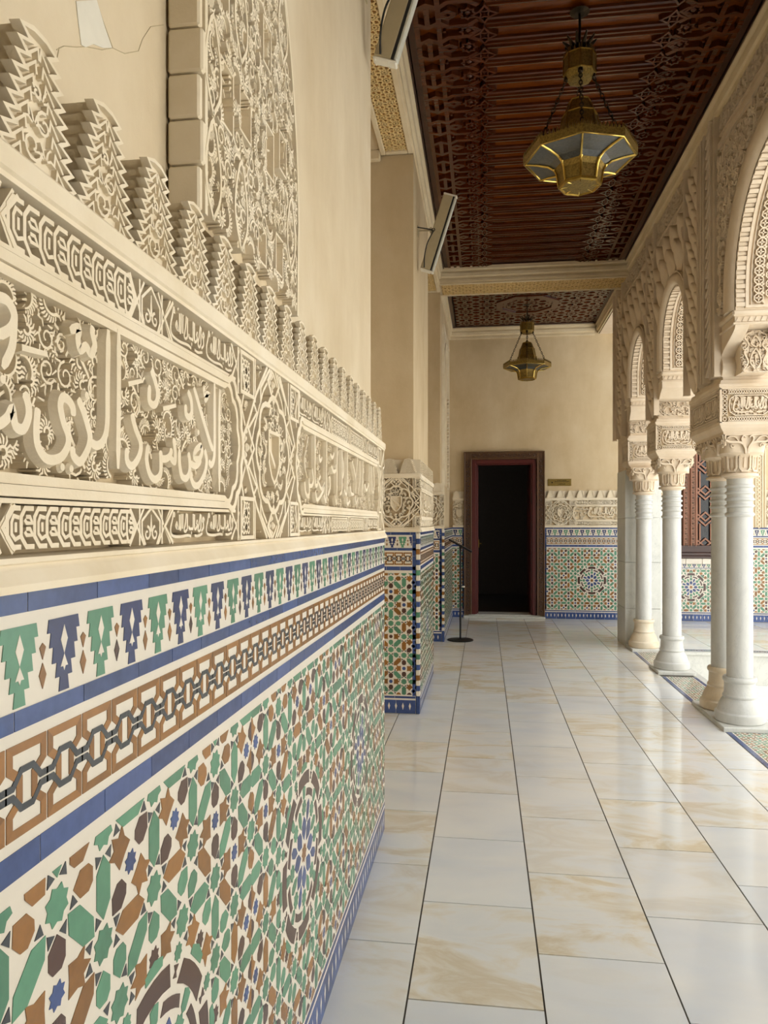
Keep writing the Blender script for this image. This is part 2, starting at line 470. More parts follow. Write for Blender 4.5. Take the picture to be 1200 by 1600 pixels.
# ---- zellige: stars on the vertices and almond hexagons on the edges of an octagonal tiling
def ab_patch(Rmax):
    e = [np.array((math.cos(k * PI / 4), math.sin(k * PI / 4))) for k in range(4)]
    f = [np.array((math.cos(k * 3 * PI / 4), math.sin(k * 3 * PI / 4))) for k in range(4)]
    N = int(Rmax) + 2; V = {}
    inr = (1 + math.sqrt(2)) / 2 + 1e-4
    rg = range(-N, N + 1)
    for a in rg:
        for b in rg:
            for c in rg:
                for d in rg:
                    n = (a, b, c, d)
                    p = sum(n[k] * e[k] for k in range(4))
                    if p[0] * p[0] + p[1] * p[1] > Rmax * Rmax: continue
                    q = sum(n[k] * f[k] for k in range(4))
                    if all(abs(q[0] * math.cos(k * PI / 4) + q[1] * math.sin(k * PI / 4)) < inr for k in range(4)):
                        V[n] = p
    return V, e
_patch = {}
def zellige_patch(L, R_hole, Rmax):
    key = (L, R_hole, Rmax)
    if key in _patch: return _patch[key]
    V, e = ab_patch(Rmax / L + 1)
    out = []; D8 = [np.array((math.cos(k * PI / 4), math.sin(k * PI / 4))) for k in range(8)]
    def nbr(n, k):
        m = list(n); m[k % 4] += 1 if k < 4 else -1; m = tuple(m); return m if m in V else None
    val = {n: sum(nbr(n, k) is not None for k in range(8)) for n in V}
    clus = set()
    for n, p in V.items():
        r = np.hypot(*p)
        if val[n] == 8 and r > .5 or (abs(r - 3.84) < .12 and val[n] >= 5): clus.add(n)
    def hsh(p):
        r = round(float(np.hypot(*p)), 2); a = abs(((math.atan2(p[1], p[0]) + PI / 8) % (PI / 4)) - PI / 8)
        k = int(r * 977 + round(a * 60) * 53)
        return (math.sin(k * 12.9898) * 43758.5453) % 1
    saft = [(-.285, 0), (-.15, .116), (.15, .116), (.285, 0), (.15, -.116), (-.15, -.116)]
    house = [(-.185, 0), (-.08, .117), (.05, .117), (.115, .06), (.115, -.06), (.05, -.117), (-.08, -.117)]
    crown = [(-.205, 0), (-.09, .06), (-.112, .172), (.0, .125), (.135, .14), (.125, .0), (.135, -.14), (.0, -.125), (-.112, -.172), (-.09, -.06)]
    dark = [(-.175, 0), (-.07, .07), (-.06, .152), (.04, .125), (.125, .105), (.13, .04), (.175, 0), (.13, -.04), (.125, -.105), (.04, -.125), (-.06, -.152), (-.07, -.07)]
    chev = [(-.08, .0), (.035, .12), (.09, .12), (-.02, .0), (.09, -.12), (.035, -.12)]
    tri = [(-.055, 0), (.045, .055), (.045, -.055)]
    P = lambda q, a, c: rot(np.array(q), a) * L + np.asarray(c) * L
    for n, p in V.items():
        cl = n in clus
        x = hsh(p)
        out.append((P(star(8, .168, .128, PI / 8), 0, p), BLUE if cl else (GREEN if x < .8 else OCHRE)))
        for k in range(8):
            m = nbr(n, k); m2 = nbr(n, (k + 1) % 8)
            a = k * PI / 4
            if m is not None and m2 is not None:
                out.append((P(tri, a + PI / 8 + PI, p + .262 * np.array((math.cos(a + PI / 8), math.sin(a + PI / 8)))), BLACK))
            elif m is not None:
                for q in (1, -1): out.append((P(tri, a + q * PI / 8 + PI, p + .262 * np.array((math.cos(a + q * PI / 8), math.sin(a + q * PI / 8)))), BLACK))
            if m is None: continue
            if cl:
                out.append((P(dark, a, p + .40 * D8[k]), BROWN)); 
                if m not in clus: out.append((P(chev, a + PI, p + .66 * D8[k]), BLACK))
            elif m in clus: pass
            elif k < 4:
                c = (p + V[m]) / 2; x = hsh(c)
                out.append((P(saft, a, c), GREEN if x < .55 else OCHRE))
        for k in range(8):          # one face per vertex and pair of edges
            for st in (1, 2):
                l = (k + st) % 8; a, b = nbr(n, k), nbr(n, l)
                if a is None or b is None: continue
                c = nbr(a, l)
                if c is None or np.hypot(*(V[c] - p - D8[k] - D8[l])) > .01: continue
                if st == 2 and nbr(n, (k + 1) % 8) is not None: continue
                ce = (p + V[c]) / 2; d = V[c] - p; an = math.atan2(d[1], d[0]); u = d / np.hypot(*d)
                hasc = [q in clus for q in (n, a, b, c)]
                if st == 1:
                    x = hsh(ce)
                    for sg in (1, -1):
                        if (hasc[3] if sg > 0 else hasc[0]):
                            out.append((P(crown, an + (PI if sg < 0 else 0), ce + sg * u * .17), OCHRE))
                        else:
                            h = ce + sg * u * .159; w = (V[a] if sg > 0 else V[b]) - h
                            out.append((P(house, math.atan2(w[1], w[0]) + PI, h), OCHRE if x < .7 else GREEN))
                else:
                    x = hsh(ce)
                    for q in range(4):
                        b_ = an + q * PI / 2
                        w = np.array((math.cos(b_), math.sin(b_)))
                        out.append((P(crown if q % 2 else house, b_ + PI, ce + w * .295), OCHRE if q % 2 else (BROWN if x < .5 else GREEN)))
                    if not any(hasc): out.append((P(star(8, .115, .082, PI / 8), an, ce), BLUE if x < .5 else BROWN))
    out = [(q, m) for q, m in out if np.hypot(*q.mean(0)) > R_hole and np.hypot(*q.mean(0)) < Rmax]
    seen = set(); res = []
    for q, m in out:
        k = tuple(np.round(q.mean(0) / .004).astype(int))
        if any((k[0] + i, k[1] + j) in seen for i in (-1, 0, 1) for j in (-1, 0, 1)): continue
        seen.add(k); res.append((q, m))
    _patch[key] = res; return res
def zellige(mb, u0, v0, u1, v1, cells, vc, L=.1463, R=.215, h0=0, h1=.0009):
    """cells: list of (ua, ub, uc, rosette?) each filled with a patch centred on uc"""
    for ua, ub, uc, ros in cells:
        patch = zellige_patch(L, (R * 1.13 if ros else 0), 1.05)
        for q, m in patch:
            c = clip(q + np.array((uc, vc)), ua, v0, ub, v1)
            if c: mb.poly(c, h0, h1, m)
def rosette(mb, uc, vc, R=.215, h0=0, h1=.0011, box=None):
    def put(p, m):
        p = np.asarray(p, float) + np.array((uc, vc))
        c = clip(p, *box) if box else p
        if len(c): mb.poly(c, h0, h1, m)
    k = R / .215
    put(np.array(star(8, .026, .018, 0)) * k, OCHRE)
    for i in range(8):
        a = i * PI / 4
        put(rot(np.array([(.034, 0), (.058, .02), (.078, .02), (.098, 0), (.078, -.02), (.058, -.02)]) * k, a), BLUE)
        put(rot(np.array([(.078, 0), (.1, .013), (.126, .013), (.138, 0), (.126, -.013), (.1, -.013)]) * k, a + PI / 8), BLUE if i % 2 else GREEN)
        put(rot(np.array(star(8, .023, .017, 0, (.122, 0))) * k, a), GREEN)
        ar_ = lambda r0, r1, h: [(r * math.cos(t), r * math.sin(t)) for r, ts in ((r0, np.linspace(-h, h, 5)), (r1, np.linspace(h * .8, -h * .8, 5))) for t in ts]
        put(rot(np.array(ar_(.181, .216, .315)) * k, a), BROWN)
        put(rot(np.array([(.19, -.007), (.19, .007), (.199, .002), (.209, .009), (.209, -.009), (.199, -.002)]) * k, a + PI / 8), BROWN)
        put(rot(np.array(ar_(.148, .167, .25)) * k, a + PI / 8), BROWN)
        put(rot(np.array([(.15, -.011), (.176, -.014), (.18, 0), (.176, .014), (.15, .011), (.143, 0)]) * k, a), GREEN)
        put(rot(np.array([(.222, -.028), (.222, .028), (.236, .03), (.245, 0), (.236, -.03)]) * k, a), GREEN)
        put(rot(np.array(star(8, .015, .011, 0, (.226, 0))) * k, a + PI / 8), GREEN)

def stepped_border(mb, u0, u1, v0, v1, per=.083, h0=0, h1=.0009, ph=0):
    H = v1 - v0; n = int(math.ceil((u1 - u0) / per)) + 2
    half = [(.36, 1), (.395, .82), (.31, .82), (.345, .62), (.255, .62), (.285, .4), (.17, .4), (.205, .2), (.095, .2), (.125, 0)]
    tree = [(x, y) for x, y in half] + [(-x, y) for x, y in half[::-1]]
    for i in range(-1, n):
        c = u0 + (i + .5) * per + ph
        col = GREEN if i % 2 else NAVY
        def put(p, m, hh=h1):
            q = clip([(c + x * per, v0 + y * H) for x, y in p], u0, v0, u1, v1)
            if q: mb.poly(q, h0, hh, m)
        put(tree, col)
        put([(0, .9), (.085, .7), (0, .5), (-.085, .7)], WHITE, h1 + .0003)
        put([(0, .5), (.09, .33), (.03, .33), (0, .27), (-.03, .33), (-.09, .33)], WHITE, h1 + .0003)
        put([(.5, .72), (.43, .66), (.5, .5), (.57, .66)], OCHRE)
        put([(.5, .46), (.42, .3), (.5, .12), (.58, .3)], OCHRE if i % 3 else BROWN)
def knot_border(mb, u0, u1, v0, v1, per=.072, h0=0, h1=.0009):
    H = v1 - v0
    def line(pts, w, m, hh, closed):
        t = MB(); t.ribbon(pts, w, 0, 1, closed=closed, bev=0, caps=False)
        V = np.vstack(t.V)
        for f in t.F:
            if V[f, 2].min() > .5:
                p = clip(V[f, :2], u0, v0, u1, v1)
                if p: mb.poly(p, h0, hh, m)
    n = int((u1 - u0) / per) + 2
    loop = [(.09, .95), (.91, .95), (.91, .74), (.68, .62), (.68, .38), (.91, .26), (.91, .05), (.09, .05), (.09, .26), (.32, .38), (.32, .62), (.09, .74)]
    for i in range(-1, n):
        x = u0 + i * per
        line([(x + a * per, v0 + b * H) for a, b in loop], .0102, OCHRE, h1, True)
        for ya, yb in ((.55, .705), (.45, .295)):
            line([(x + a * per, v0 + b * H) for a, b in ((-.02, ya), (.16, ya), (.36, yb), (.64, yb), (.84, ya), (1.02, ya))], .0072, BLACK, h1 + .0003, False)
def band(mb, u0, u1, v0, v1, col, per=.16, h0=0, h1=.0009, gap=.0008):
    x = u0
    while x < u1 - 1e-4:
        x2 = min(u1, x + per * (.8 + .4 * rng.rand()))
        if u1 - x2 < per * .3: x2 = u1
        mb.poly([(x + gap, v0), (x2 - gap, v0), (x2 - gap, v1), (x + gap, v1)], h0, h1, col); x = x2

# ---- carved plaster ornament
ROUND = [(1, 0), (1, .7), (.62, 1), (-.62, 1), (-1, .7), (-1, 0)]
def spiral(mb, c, r, a0, turns, w, h0, h1, sg=1):
    t = np.linspace(0, 1, int(9 * turns) + 4)
    a = a0 + sg * 2 * PI * turns * t; rr = r * (1 - .78 * t)
    mb.ribbon(np.stack([c[0] + rr * np.cos(a), c[1] + rr * np.sin(a)], 1), w * (1 - .35 * t), h0, h1)
def fan(mb, c, r, a0, n, w, h0, h1, sp=2.2):
    """ridged palm leaf"""
    for i in range(n):
        a = a0 + sp * (i / (n - 1) - .5); b = a + .35 * (1 if i > (n - 1) / 2 else -1) * abs(i / (n - 1) - .5) * 2
        p = [(c[0] + r * .18 * math.cos(a), c[1] + r * .18 * math.sin(a)), (c[0] + r * .6 * math.cos(a), c[1] + r * .6 * math.sin(a)), (c[0] + r * math.cos(b), c[1] + r * math.sin(b))]
        mb.ribbon(p, [w * .8, w, w * .45], h0, h1)
def plume(mb, c, r, a0, w, h0, h1, n=6):
    """feathered half-palm: a curved spine with barbs"""
    t = np.linspace(0, 1, 8); bend = (rng.rand() - .5) * 2.2
    a = a0 + bend * t; st = r / 8
    P = np.cumsum(np.stack([np.cos(a), np.sin(a)], 1) * st, 0) + np.array(c)
    mb.ribbon(P, w * (1.1 - .5 * t), h0, h1)
    for i in range(1, 8):
        for sg in (1, -1):
            b = a[i] + sg * 1.0; l = r * .3 * (1 - .6 * t[i])
            q = P[i] + l * np.array((math.cos(b), math.sin(b)))
            mb.ribbon([P[i], (P[i] + q) / 2 + .1 * l * np.array((math.cos(a[i]), math.sin(a[i]))), q], [w * .8, w * .7, w * .4], h0, h1)
def eyefan(mb, c, r, a0, w, h0, h1, n=11, span=4.2):
    """palmette: a small ring wrapped in curved barbs"""
    mb.ribbon(arc(c[0], c[1], r * .3, a0 - span / 2 - .3, a0 + span / 2 + .3, 12), [w * 1.15] * 12, h0, h1 + .001)
    for i in range(n):
        a = a0 + span * (i / (n - 1) - .5); b = a + .28 * (1 if i >= n / 2 else -1)
        l = r * (1 - .25 * abs(i / (n - 1) - .5))
        mb.ribbon([(c[0] + r * .42 * math.cos(a), c[1] + r * .42 * math.sin(a)), (c[0] + l * .75 * math.cos(a + .05), c[1] + l * .75 * math.sin(a + .05)), (c[0] + l * math.cos(b), c[1] + l * math.sin(b))], [w * .7, w, w * .5], h0, h1)
def feather(mb, c, r, a0, w, h0, h1, sg=1, n=10):
    """half leaf: a curling spine with close barbs on its outer side"""
    t = np.linspace(0, 1, n + 2); a = a0 + sg * 2.3 * (t - .3); st = 2 * r / n
    P = np.cumsum(np.stack([np.cos(a), np.sin(a)], 1) * st, 0); P = P - P.mean(0) + np.array(c)
    mb.ribbon(P, w * (1.35 - .6 * t), h0, h1 + .001)
    for i in range(1, n + 1):
        b = a[i] - sg * 1.15; l = r * .55 * math.sin(PI * (.15 + .8 * t[i]))
        d = np.array((math.cos(b), math.sin(b))); e = np.array((math.cos(b + sg * .6), math.sin(b + sg * .6)))
        q = P[i] + d * w * .7
        mb.ribbon([q, q + d * l * .6, q + d * l * .6 + e * l * .4], [w * .8, w * .9, w * .5], h0, h1)
def ataurique(mb, x0, y0, x1, y1, step, w, h0, h1, avoid=None, inside=None, seed=1, dense=1.0):
    """fill a region with palmettes, half leaves and scrolls on a jittered grid"""
    R = random.Random(seed)
    ny = max(1, int(round((y1 - y0) / step))); nx = max(1, int(round((x1 - x0) / step)))
    dx, dy = (x1 - x0) / nx, (y1 - y0) / ny
    for i in range(nx):
        for j in range(ny):
            c = (x0 + (i + .5 + R.uniform(-.16, .16)) * dx, y0 + (j + .5 + R.uniform(-.16, .16)) * dy)
            if inside and not inside(c): continue
            r = .56 * min(dx, dy) * R.uniform(.9, 1.1)
            if avoid is not None and len(avoid):
                d = np.min(np.hypot(avoid[:, 0] - c[0], avoid[:, 1] - c[1]))
                if d < r * .22: continue
            k = R.random(); a = R.uniform(0, 2 * PI)
            if k < .36: eyefan(mb, c, r, a, w, h0, h1)
            elif k < .74: feather(mb, c, r * .95, a, w, h0, h1, R.choice((1, -1)))
            else:
                sg = R.choice((1, -1)); spiral(mb, c, r * .9, a, 1.3, w * 1.1, h0, h1, sg)
                for q in range(5):
                    b = a + sg * (.5 + q * .8); mb.ribbon([(c[0] + .95 * r * math.cos(b), c[1] + .95 * r * math.sin(b)), (c[0] + 1.4 * r * math.cos(b + sg * .3), c[1] + 1.4 * r * math.sin(b + sg * .3))], [w, w * .5], h0, h1)
def vines(mb, x0, y0, x1, y1, n, w, h0, h1, seed=2):
    R = random.Random(seed)
    for i in range(n):
        x = x0 + (i + R.uniform(.2, .8)) * (x1 - x0) / n; H = y1 - y0; s = R.choice((1, -1)); A = R.uniform(.12, .22) * H
        P = smooth([(x, y0 + .06 * H), (x + s * A, y0 + .3 * H), (x - s * A * .4, y0 + .55 * H), (x + s * A * .6, y0 + .78 * H), (x + s * A * 1.4, y0 + .93 * H)], 5)
        P[:, 0] = np.clip(P[:, 0], x0, x1); mb.ribbon(P, w, h0, h1)
def motto(mb, x0, y0, x1, y1, w, h0, h1):
    """small cursive line: the Nasrid motto, drawn in strokes in a unit box"""
    st = [[(.965, .62), (.985, .74), (.955, .8), (.935, .68), (.965, .58), (.96, .42), (.9, .3)],
          [(.89, .92), (.885, .4)], [(.87, .95), (.83, .6), (.80, .36), (.84, .3), (.885, .4)],
          [(.78, .72), (.76, .6), (.785, .5), (.745, .46)], [(.785, .5), (.74, .4), (.7, .42), (.695, .92)],
          [(.66, .94), (.655, .44), (.62, .4), (.55, .4), (.54, .5)], [(.60, .22), (.612, .25), (.605, .28)],
          [(.5, .93), (.495, .38)], [(.47, .95), (.445, .6), (.41, .36), (.45, .3), (.495, .38)],
          [(.375, .93), (.37, .4)],
          [(.33, .93), (.325, .46), (.295, .42), (.285, .9)], [(.285, .9), (.28, .46), (.25, .42), (.235, .5), (.215, .62), (.19, .5), (.22, .42), (.25, .44)],
          [(.26, .98), (.25, 1.0), (.235, .96)],
          [(.12, .86), (.1, .7), (.07, .52), (.06, .3), (.12, .16), (.3, .12), (.5, .16), (.6, .12)],
          [(.15, .8), (.155, .92), (.13, .95), (.12, .86)], [(.93, .2), (.8, .12), (.7, .14)]]
    for s in st:
        p = smooth([(x0 + a * (x1 - x0), y0 + b * (y1 - y0)) for a, b in s], 3)
        mb.ribbon(p, w, h0, h1)
def knotwork(mb, x0, y0, x1, y1, w, h0, h1):
    """hexagon-ended plait of the narrow friezes"""
    H = y1 - y0; ym = (y0 + y1) / 2; t = H * .42
    mb.ribbon([(x0 + t, y1), (x0, ym), (x0 + t, y0)], w, h0, h1); mb.ribbon([(x1 - t, y1), (x1, ym), (x1 - t, y0)], w, h0, h1)
    a, b = x0 + .12 * H, x1 - .12 * H
    n = max(3, int(round((b - a) / (H * .48)))); p = (b - a) / n
    Y = lambda f: y0 + f * H
    for i in range(n):
        x = a + i * p
        mb.ribbon([(x + p * 1.0, Y(.93)), (x + p * .35, Y(.93)), (x + p * .05, Y(.74)), (x + p * .05, Y(.3)), (x + p * .45, Y(.07)), (x + p * 1.05, Y(.07))] if i < n - 1 else [(x + p * .55, Y(.93)), (x + p * .1, Y(.93)), (x + p * .05, Y(.74)), (x + p * .05, Y(.3)), (x + p * .2, Y(.07)), (x + p * .55, Y(.07)), (x + p, Y(.5)), (x + p * .55, Y(.93))], w, h0, h1)
        if i % 2 == 0:
            mb.ribbon([(x + p * .9, Y(.72)), (x + p * .5, Y(.76)), (x + p * .36, Y(.62)), (x + p * .36, Y(.36)), (x + p * .62, Y(.24)), (x + p * .95, Y(.3))], w * .8, h0, h1)
            mb.ribbon([(x + p * .66, Y(.62)), (x + p * .66, Y(.4))], w * .8, h0, h1)
        else:
            for f in (.33, .6):
                mb.ribbon([(x + p * .4, Y(f + .14)), (x + p * .7, Y(f + .14)), (x + p * .9, Y(f)), (x + p * .45, Y(f)), (x + p * .3, Y(f + .08))], w * .8, h0, h1)
def fleur(mb, x0, y0, x1, y1, w, h0, h1):
    cx = (x0 + x1) / 2; H = y1 - y0; Wd = x1 - x0
    mb.ribbon([(cx, y1), (x0 + .1 * Wd, y1 - .35 * H), (x0 + .1 * Wd, y0 + .3 * H), (x0 + .25 * Wd, y0)], w, h0, h1)
    mb.ribbon([(cx, y1), (x1 - .1 * Wd, y1 - .35 * H), (x1 - .1 * Wd, y0 + .3 * H), (x1 - .25 * Wd, y0)], w, h0, h1)
    mb.ribbon([(cx, y1 - .18 * H), (cx, y0 + .35 * H)], [w * .5, w * 1.7], h0, h1)
    for s in (1, -1):
        spiral(mb, (cx + s * .17 * Wd, y0 + .3 * H), .15 * Wd, PI / 2, 1.1, w, h0, h1, s)
    mb.ribbon([(x0, y0), (x0, y1)], w, h0, h1); mb.ribbon([(x1, y0), (x1, y1)], w, h0, h1)
# ------------------------------------------------------------------ the shell of the gallery
XW = -.553          # plaster face of the left wall
XD = -.485          # tiled face of the left wall
YN = 3.567          # end of the near stretch of wall
P2a, P2b, P3a = 5.80, 7.30, 9.33
XP = -.557          # plaster face of the two further piers
XQ = -.503          # their tiled face
YF = 11.75          # tiled face of the end wall
YFP = 11.80         # plaster of the end wall
ZC = 4.6            # timber ceiling
XA, XB = 1.70, 2.06 # arcade wall faces
YBACK = -2.6

FR_NEAR = Frame((XD, 0, 0), (0, 1, 0), (0, 0, 1), (1, 0, 0))
FR_SIDE = Frame((XQ, 0, 0), (0, 1, 0), (0, 0, 1), (1, 0, 0))
FR_P2 = Frame((0, 5.75, 0), (1, 0, 0), (0, 0, 1), (0, -1, 0))
FR_P3 = Frame((0, 9.28, 0), (1, 0, 0), (0, 0, 1), (0, -1, 0))
FR_FAR = Frame((0, YF, 0), (1, 0, 0), (0, 0, 1), (0, -1, 0))
FR_ARC = Frame((XA, 0, 0), (0, -1, 0), (0, 0, 1), (-1, 0, 0))   # u = -Y

# left wall: near pier, two recesses, two further piers
mb = MB(); mb.box((-1.3, YBACK, 0), (XW, YN, ZC + .3)); wl = struct(mb.build('wall_left', M_PLASTER_PALE))
mb = MB(); mb.box((-1.3, P2a, 0), (XP, P2b, 4.42)); w2 = struct(mb.build('wall_left_pier', M_PLASTER))
mb = MB(); mb.box((-1.3, P3a, 0), (XP, YFP, 4.42)); w3 = struct(mb.build('wall_left_end', M_PLASTER))
mb = MB(); mb.box((-1.5, YN, 0), (-1.3, P3a, 4.9)); struct(mb.build('wall_recess', M_PLASTER))
mb = MB(); mb.box((-1.3, YN, 4.44), (XP, YFP, 4.9))
lint = struct(mb.build('wall_left_lintel', M_PLASTER))
mb = MB(); mb.box((-1.5, YBACK - .2, 0), (2.06, YBACK, 4.9)); struct(mb.build('wall_light_stop', M_PLASTER))  # unseen end wall, added to keep out light from behind the camera
# gilded lattice under the lintel of the first recess, framed
for (ya, yb) in ((YN + .02, P2a - .02), (P2b + .02, P3a - .02)):
    mb = MB(); mb.box((-.775, ya + .04, 4.43), (-.6, yb - .04, 4.438)); soff = mb.build('soffit_panel', M_GOLD_DEEP, lint)
    mb = MB(); f = Frame((0, 0, 4.43), (1, 0, 0), (0, -1, 0), (0, 0, -1))
    lattice48(mb, -.775, -yb + .04, -.6, -ya - .04, .0875, .0085, 0, .008, core=True)
    mb.build('strapwork', M_GOLD, soff, f)
    mb = MB()
    for a, c in (((-.6, ya, 4.41), (-.556, yb, 4.44)), ((-.815, ya, 4.41), (-.775, yb, 4.44)), ((-.775, yb - .04, 4.41), (-.6, yb, 4.44)), ((-.775, ya, 4.41), (-.6, ya + .04, 4.44))):
        mb.box(a, c, bevel=.006)
    mb.box((-1.3, ya, 4.36), (-.815, ya + .03, 4.44)); mb.box((-1.3, yb - .05, 4.36), (-.815, yb, 4.44), bevel=.008)
    mb.build('soffit_frame', M_TRIM, lint)

# end wall with its doorway, continuing past the arcade behind the courtyard
DX0, DX1, DZ = -.20, .80, 2.47
mb = MB()
mb.box((-1.3, YFP, 0), (DX0, YFP + .35, 4.9)); mb.box((DX1, YFP, 0), (6.6, YFP + .35, 1.0)); mb.box((DX0, YFP, DZ), (DX1, YFP + .35, 4.9))
mb.box((DX1, YFP, 1.0), (2.6, YFP + .35, 4.9)); mb.box((3.78, YFP, 1.0), (6.6, YFP + .35, 4.9)); mb.box((2.6, YFP, 3.0), (3.78, YFP + .35, 4.9))
struct(mb.build('wall_far', M_PLASTER))
# dark room behind the door
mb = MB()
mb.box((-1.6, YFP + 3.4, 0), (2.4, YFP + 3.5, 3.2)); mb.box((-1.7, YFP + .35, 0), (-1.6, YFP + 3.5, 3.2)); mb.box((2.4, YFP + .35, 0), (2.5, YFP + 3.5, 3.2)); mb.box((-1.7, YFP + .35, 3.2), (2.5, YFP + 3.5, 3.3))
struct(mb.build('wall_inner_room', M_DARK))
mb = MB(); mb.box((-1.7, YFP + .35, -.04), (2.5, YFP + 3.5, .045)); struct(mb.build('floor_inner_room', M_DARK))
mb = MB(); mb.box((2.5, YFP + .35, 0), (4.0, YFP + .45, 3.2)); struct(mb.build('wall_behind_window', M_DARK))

# floor: running-bond marble paving
mb = MB()
TW, TL, G = .4255, .605, .003
xs = [-.241 + TW * k for k in range(-3, 6)]
for i, x in enumerate(xs[:-1]):
    x2 = min(xs[i + 1], 1.712)
    ph = 2.6105 if i % 2 == 0 else 2.9135
    y = ph - TL * 9
    while y < YF:
        mb.poly([(x + G, y + G), (x2 - G, y + G), (x2 - G, min(y + TL, YFP) - G), (x + G, min(y + TL, YFP) - G)], -.03, rng.rand() * .0004); y += TL
# gallery across the courtyard: same paving
x = 2.1
while x < 6.5:
    y = 9.14
    while y < YF - .05:
        mb.poly([(x + G, y + G), (x + TL - G, y + G), (x + TL - G, min(y + TW, YF + .05) - G), (x + G, min(y + TW, YF + .05) - G)], -.03, rng.rand() * .0003); y += TW
    x += TL
y = 9.79
while y < YF:
    mb.poly([(1.712 + G, y + G), (2.1 - G, y + G), (2.1 - G, min(y + TL, YFP) - G), (1.712 + G, min(y + TL, YFP) - G)], -.03, rng.rand() * .0004); y += TL
fl = struct(mb.build('floor', M_FLOOR))
mb = MB(); mb.box((-1.5, YBACK - 3, -.4), (2.05, YFP, -.004)); mb.box((2.05, 9.0, -.4), (6.6, YFP, -.004)); mb.build('floor_bed', M_STONE_DARK, fl)
# sunken courtyard
mb = MB(); x = 2.05
while x < 9.5:
    y = -6.0
    while y < 9.0:
        mb.poly([(x + .003, y + .003), (x + .597, y + .003), (x + .597, min(y + .6, 8.98) - .003), (x + .003, min(y + .6, 8.98) - .003)], -.39, -.365 + rng.rand() * .0005); y += .6
    x += .6
cf = struct(mb.build('floor_courtyard', M_COURT))
mb = MB(); mb.box((2.05, -6, -.45), (9.6, 9.0, -.372)); mb.build('floor_bed', M_STONE_DARK, cf)
mb = MB(); mb.box((2.05, 8.93, -.37), (6.6, 9.0, -.03)); mb.box((2.05, 8.9, -.03), (6.6, 9.0, .004), bevel=.006)
mb.box((2.05, YBACK, -.37), (2.085, 9.0, -.03)); mb.box((2.03, YBACK, -.03), (2.11, 9.0, .004), bevel=.006)
struct(mb.build('trim_kerb', M_SLAB))
# unseen wing added across the courtyard to throw daylight back into the passage
mb = MB(); mb.box((8.6, -9.0, -.4), (9.2, 9.0, 5.6)); mb.box((8.45, -9.0, 5.4), (9.4, 9.0, 5.7)); struct(mb.build('wall_bounce_added', M_BOUNCE))

# zellige strips in the paving
def mosaic(name, fr, u0, u1, v0, v1, label):
    mb = MB(); mb.poly([(u0, v0), (u1, v0), (u1, v1), (u0, v1)], -.02, .0008, WHITE)
    for a, b in ((v0, v0 + .035), (v1 - .035, v1)): mb.poly([(u0, a), (u1, a), (u1, b), (u0, b)], 0, .0022, BLUE)
    L = .08; vc = (v0 + v1) / 2
    cells = []; n = max(1, int(round((u1 - u0) / .5))); p = (u1 - u0) / n
    for i in range(n): cells.append((u0 + i * p, u0 + i * p + p, u0 + (i + .5) * p, False))
    zellige(mb, u0, v0 + .045, u1, v1 - .045, cells, vc, L)
    o = struct(mb.build(name, TILES, None, fr), label); return o
FR_ST = Frame((0, 0, 0), (0, 1, 0), (-1, 0, 0), (0, 0, 1))
for k, (a, b) in enumerate(((3.75, 5.55), (6.39, 7.48), (7.96, 9.0), (1.75, 2.7))):
    mosaic('trim_mosaic', FR_ST, a, b, -2.04, -1.715, 'zellige strip set in the paving between the column bases')
mosaic('trim_mosaic', IDENT, 2.12, 6.5, 9.01, 9.13, 'zellige strip along the far kerb of the courtyard')

# ------------------------------------------------------------------ cornices and beam
corn = [(0, 0), (.014, .0), (.016, .03), (.008, .036), (.01, .06), (.032, .068), (.038, .11), (.024, .118), (.028, .142), (.054, .15), (.058, .19), (.0, .19)]
def cornice(name, p0, p1, out, z=4.42, prof=corn, sc=1.0):
    mb = MB(); mb.sweep([(a * sc, b) for a, b in prof], (*p0, z), (*p1, z), (*out, 0), (0, 0, 1)); return struct(mb.build(name, M_TRIM, smooth=40))
cornice('trim_cornice', (XP, YBACK), (XP, 9.02), (1, 0)); cornice('trim_cornice', (XP, 9.49), (XP, YFP), (1, 0))
cornR = [(0, 0), (.014, 0), (.016, .04), (.034, .044), (.040, .085), (.024, .09), (.028, .118), (.054, .124), (.056, .16), (0, .16)]
cornice('trim_cornice', (XA, YBACK), (XA, 9.02), (-1, 0), 4.45, cornR); cornice('trim_cornice', (XA + .06, 9.49), (XA + .06, YFP), (-1, 0), 4.45, cornR)
cornice('trim_cornice', (XP, 9.02), (XA, 9.02), (0, -1), 4.44, [(a, b * .9) for a, b in corn])
cornice('trim_cornice', (XP, 9.49), (XA, 9.49), (0, 1), 4.44, [(a, b * .9) for a, b in corn])
cornice('trim_cornice', (XP, YFP), (XA, YFP), (0, -1), 4.42)
mb = MB(); mb.box((XP, 9.02, 4.432), (XA, 9.49, 4.9)); bm = struct(mb.build('trim_beam', M_TRIM))
mb = MB(); mb.box((XP + .03, 9.06, 4.424), (XA - .03, 9.45, 4.432)); sp = mb.build('soffit_panel', M_GOLD_DEEP, bm)
mb = MB(); lattice48(mb, XP + .03, -9.45, XA - .03, -9.06, .13, .011, 0, .008); mb.build('strapwork', M_GOLD, sp, Frame((0, 0, 4.424), (1, 0, 0), (0, -1, 0), (0, 0, -1)))
mb = MB()
for a, c in (((XP, 9.02, 4.412), (XA, 9.05, 4.432)), ((XP, 9.46, 4.412), (XA, 9.49, 4.432))): mb.box(a, c, bevel=.004)
mb.build('soffit_frame', M_TRIM, bm)

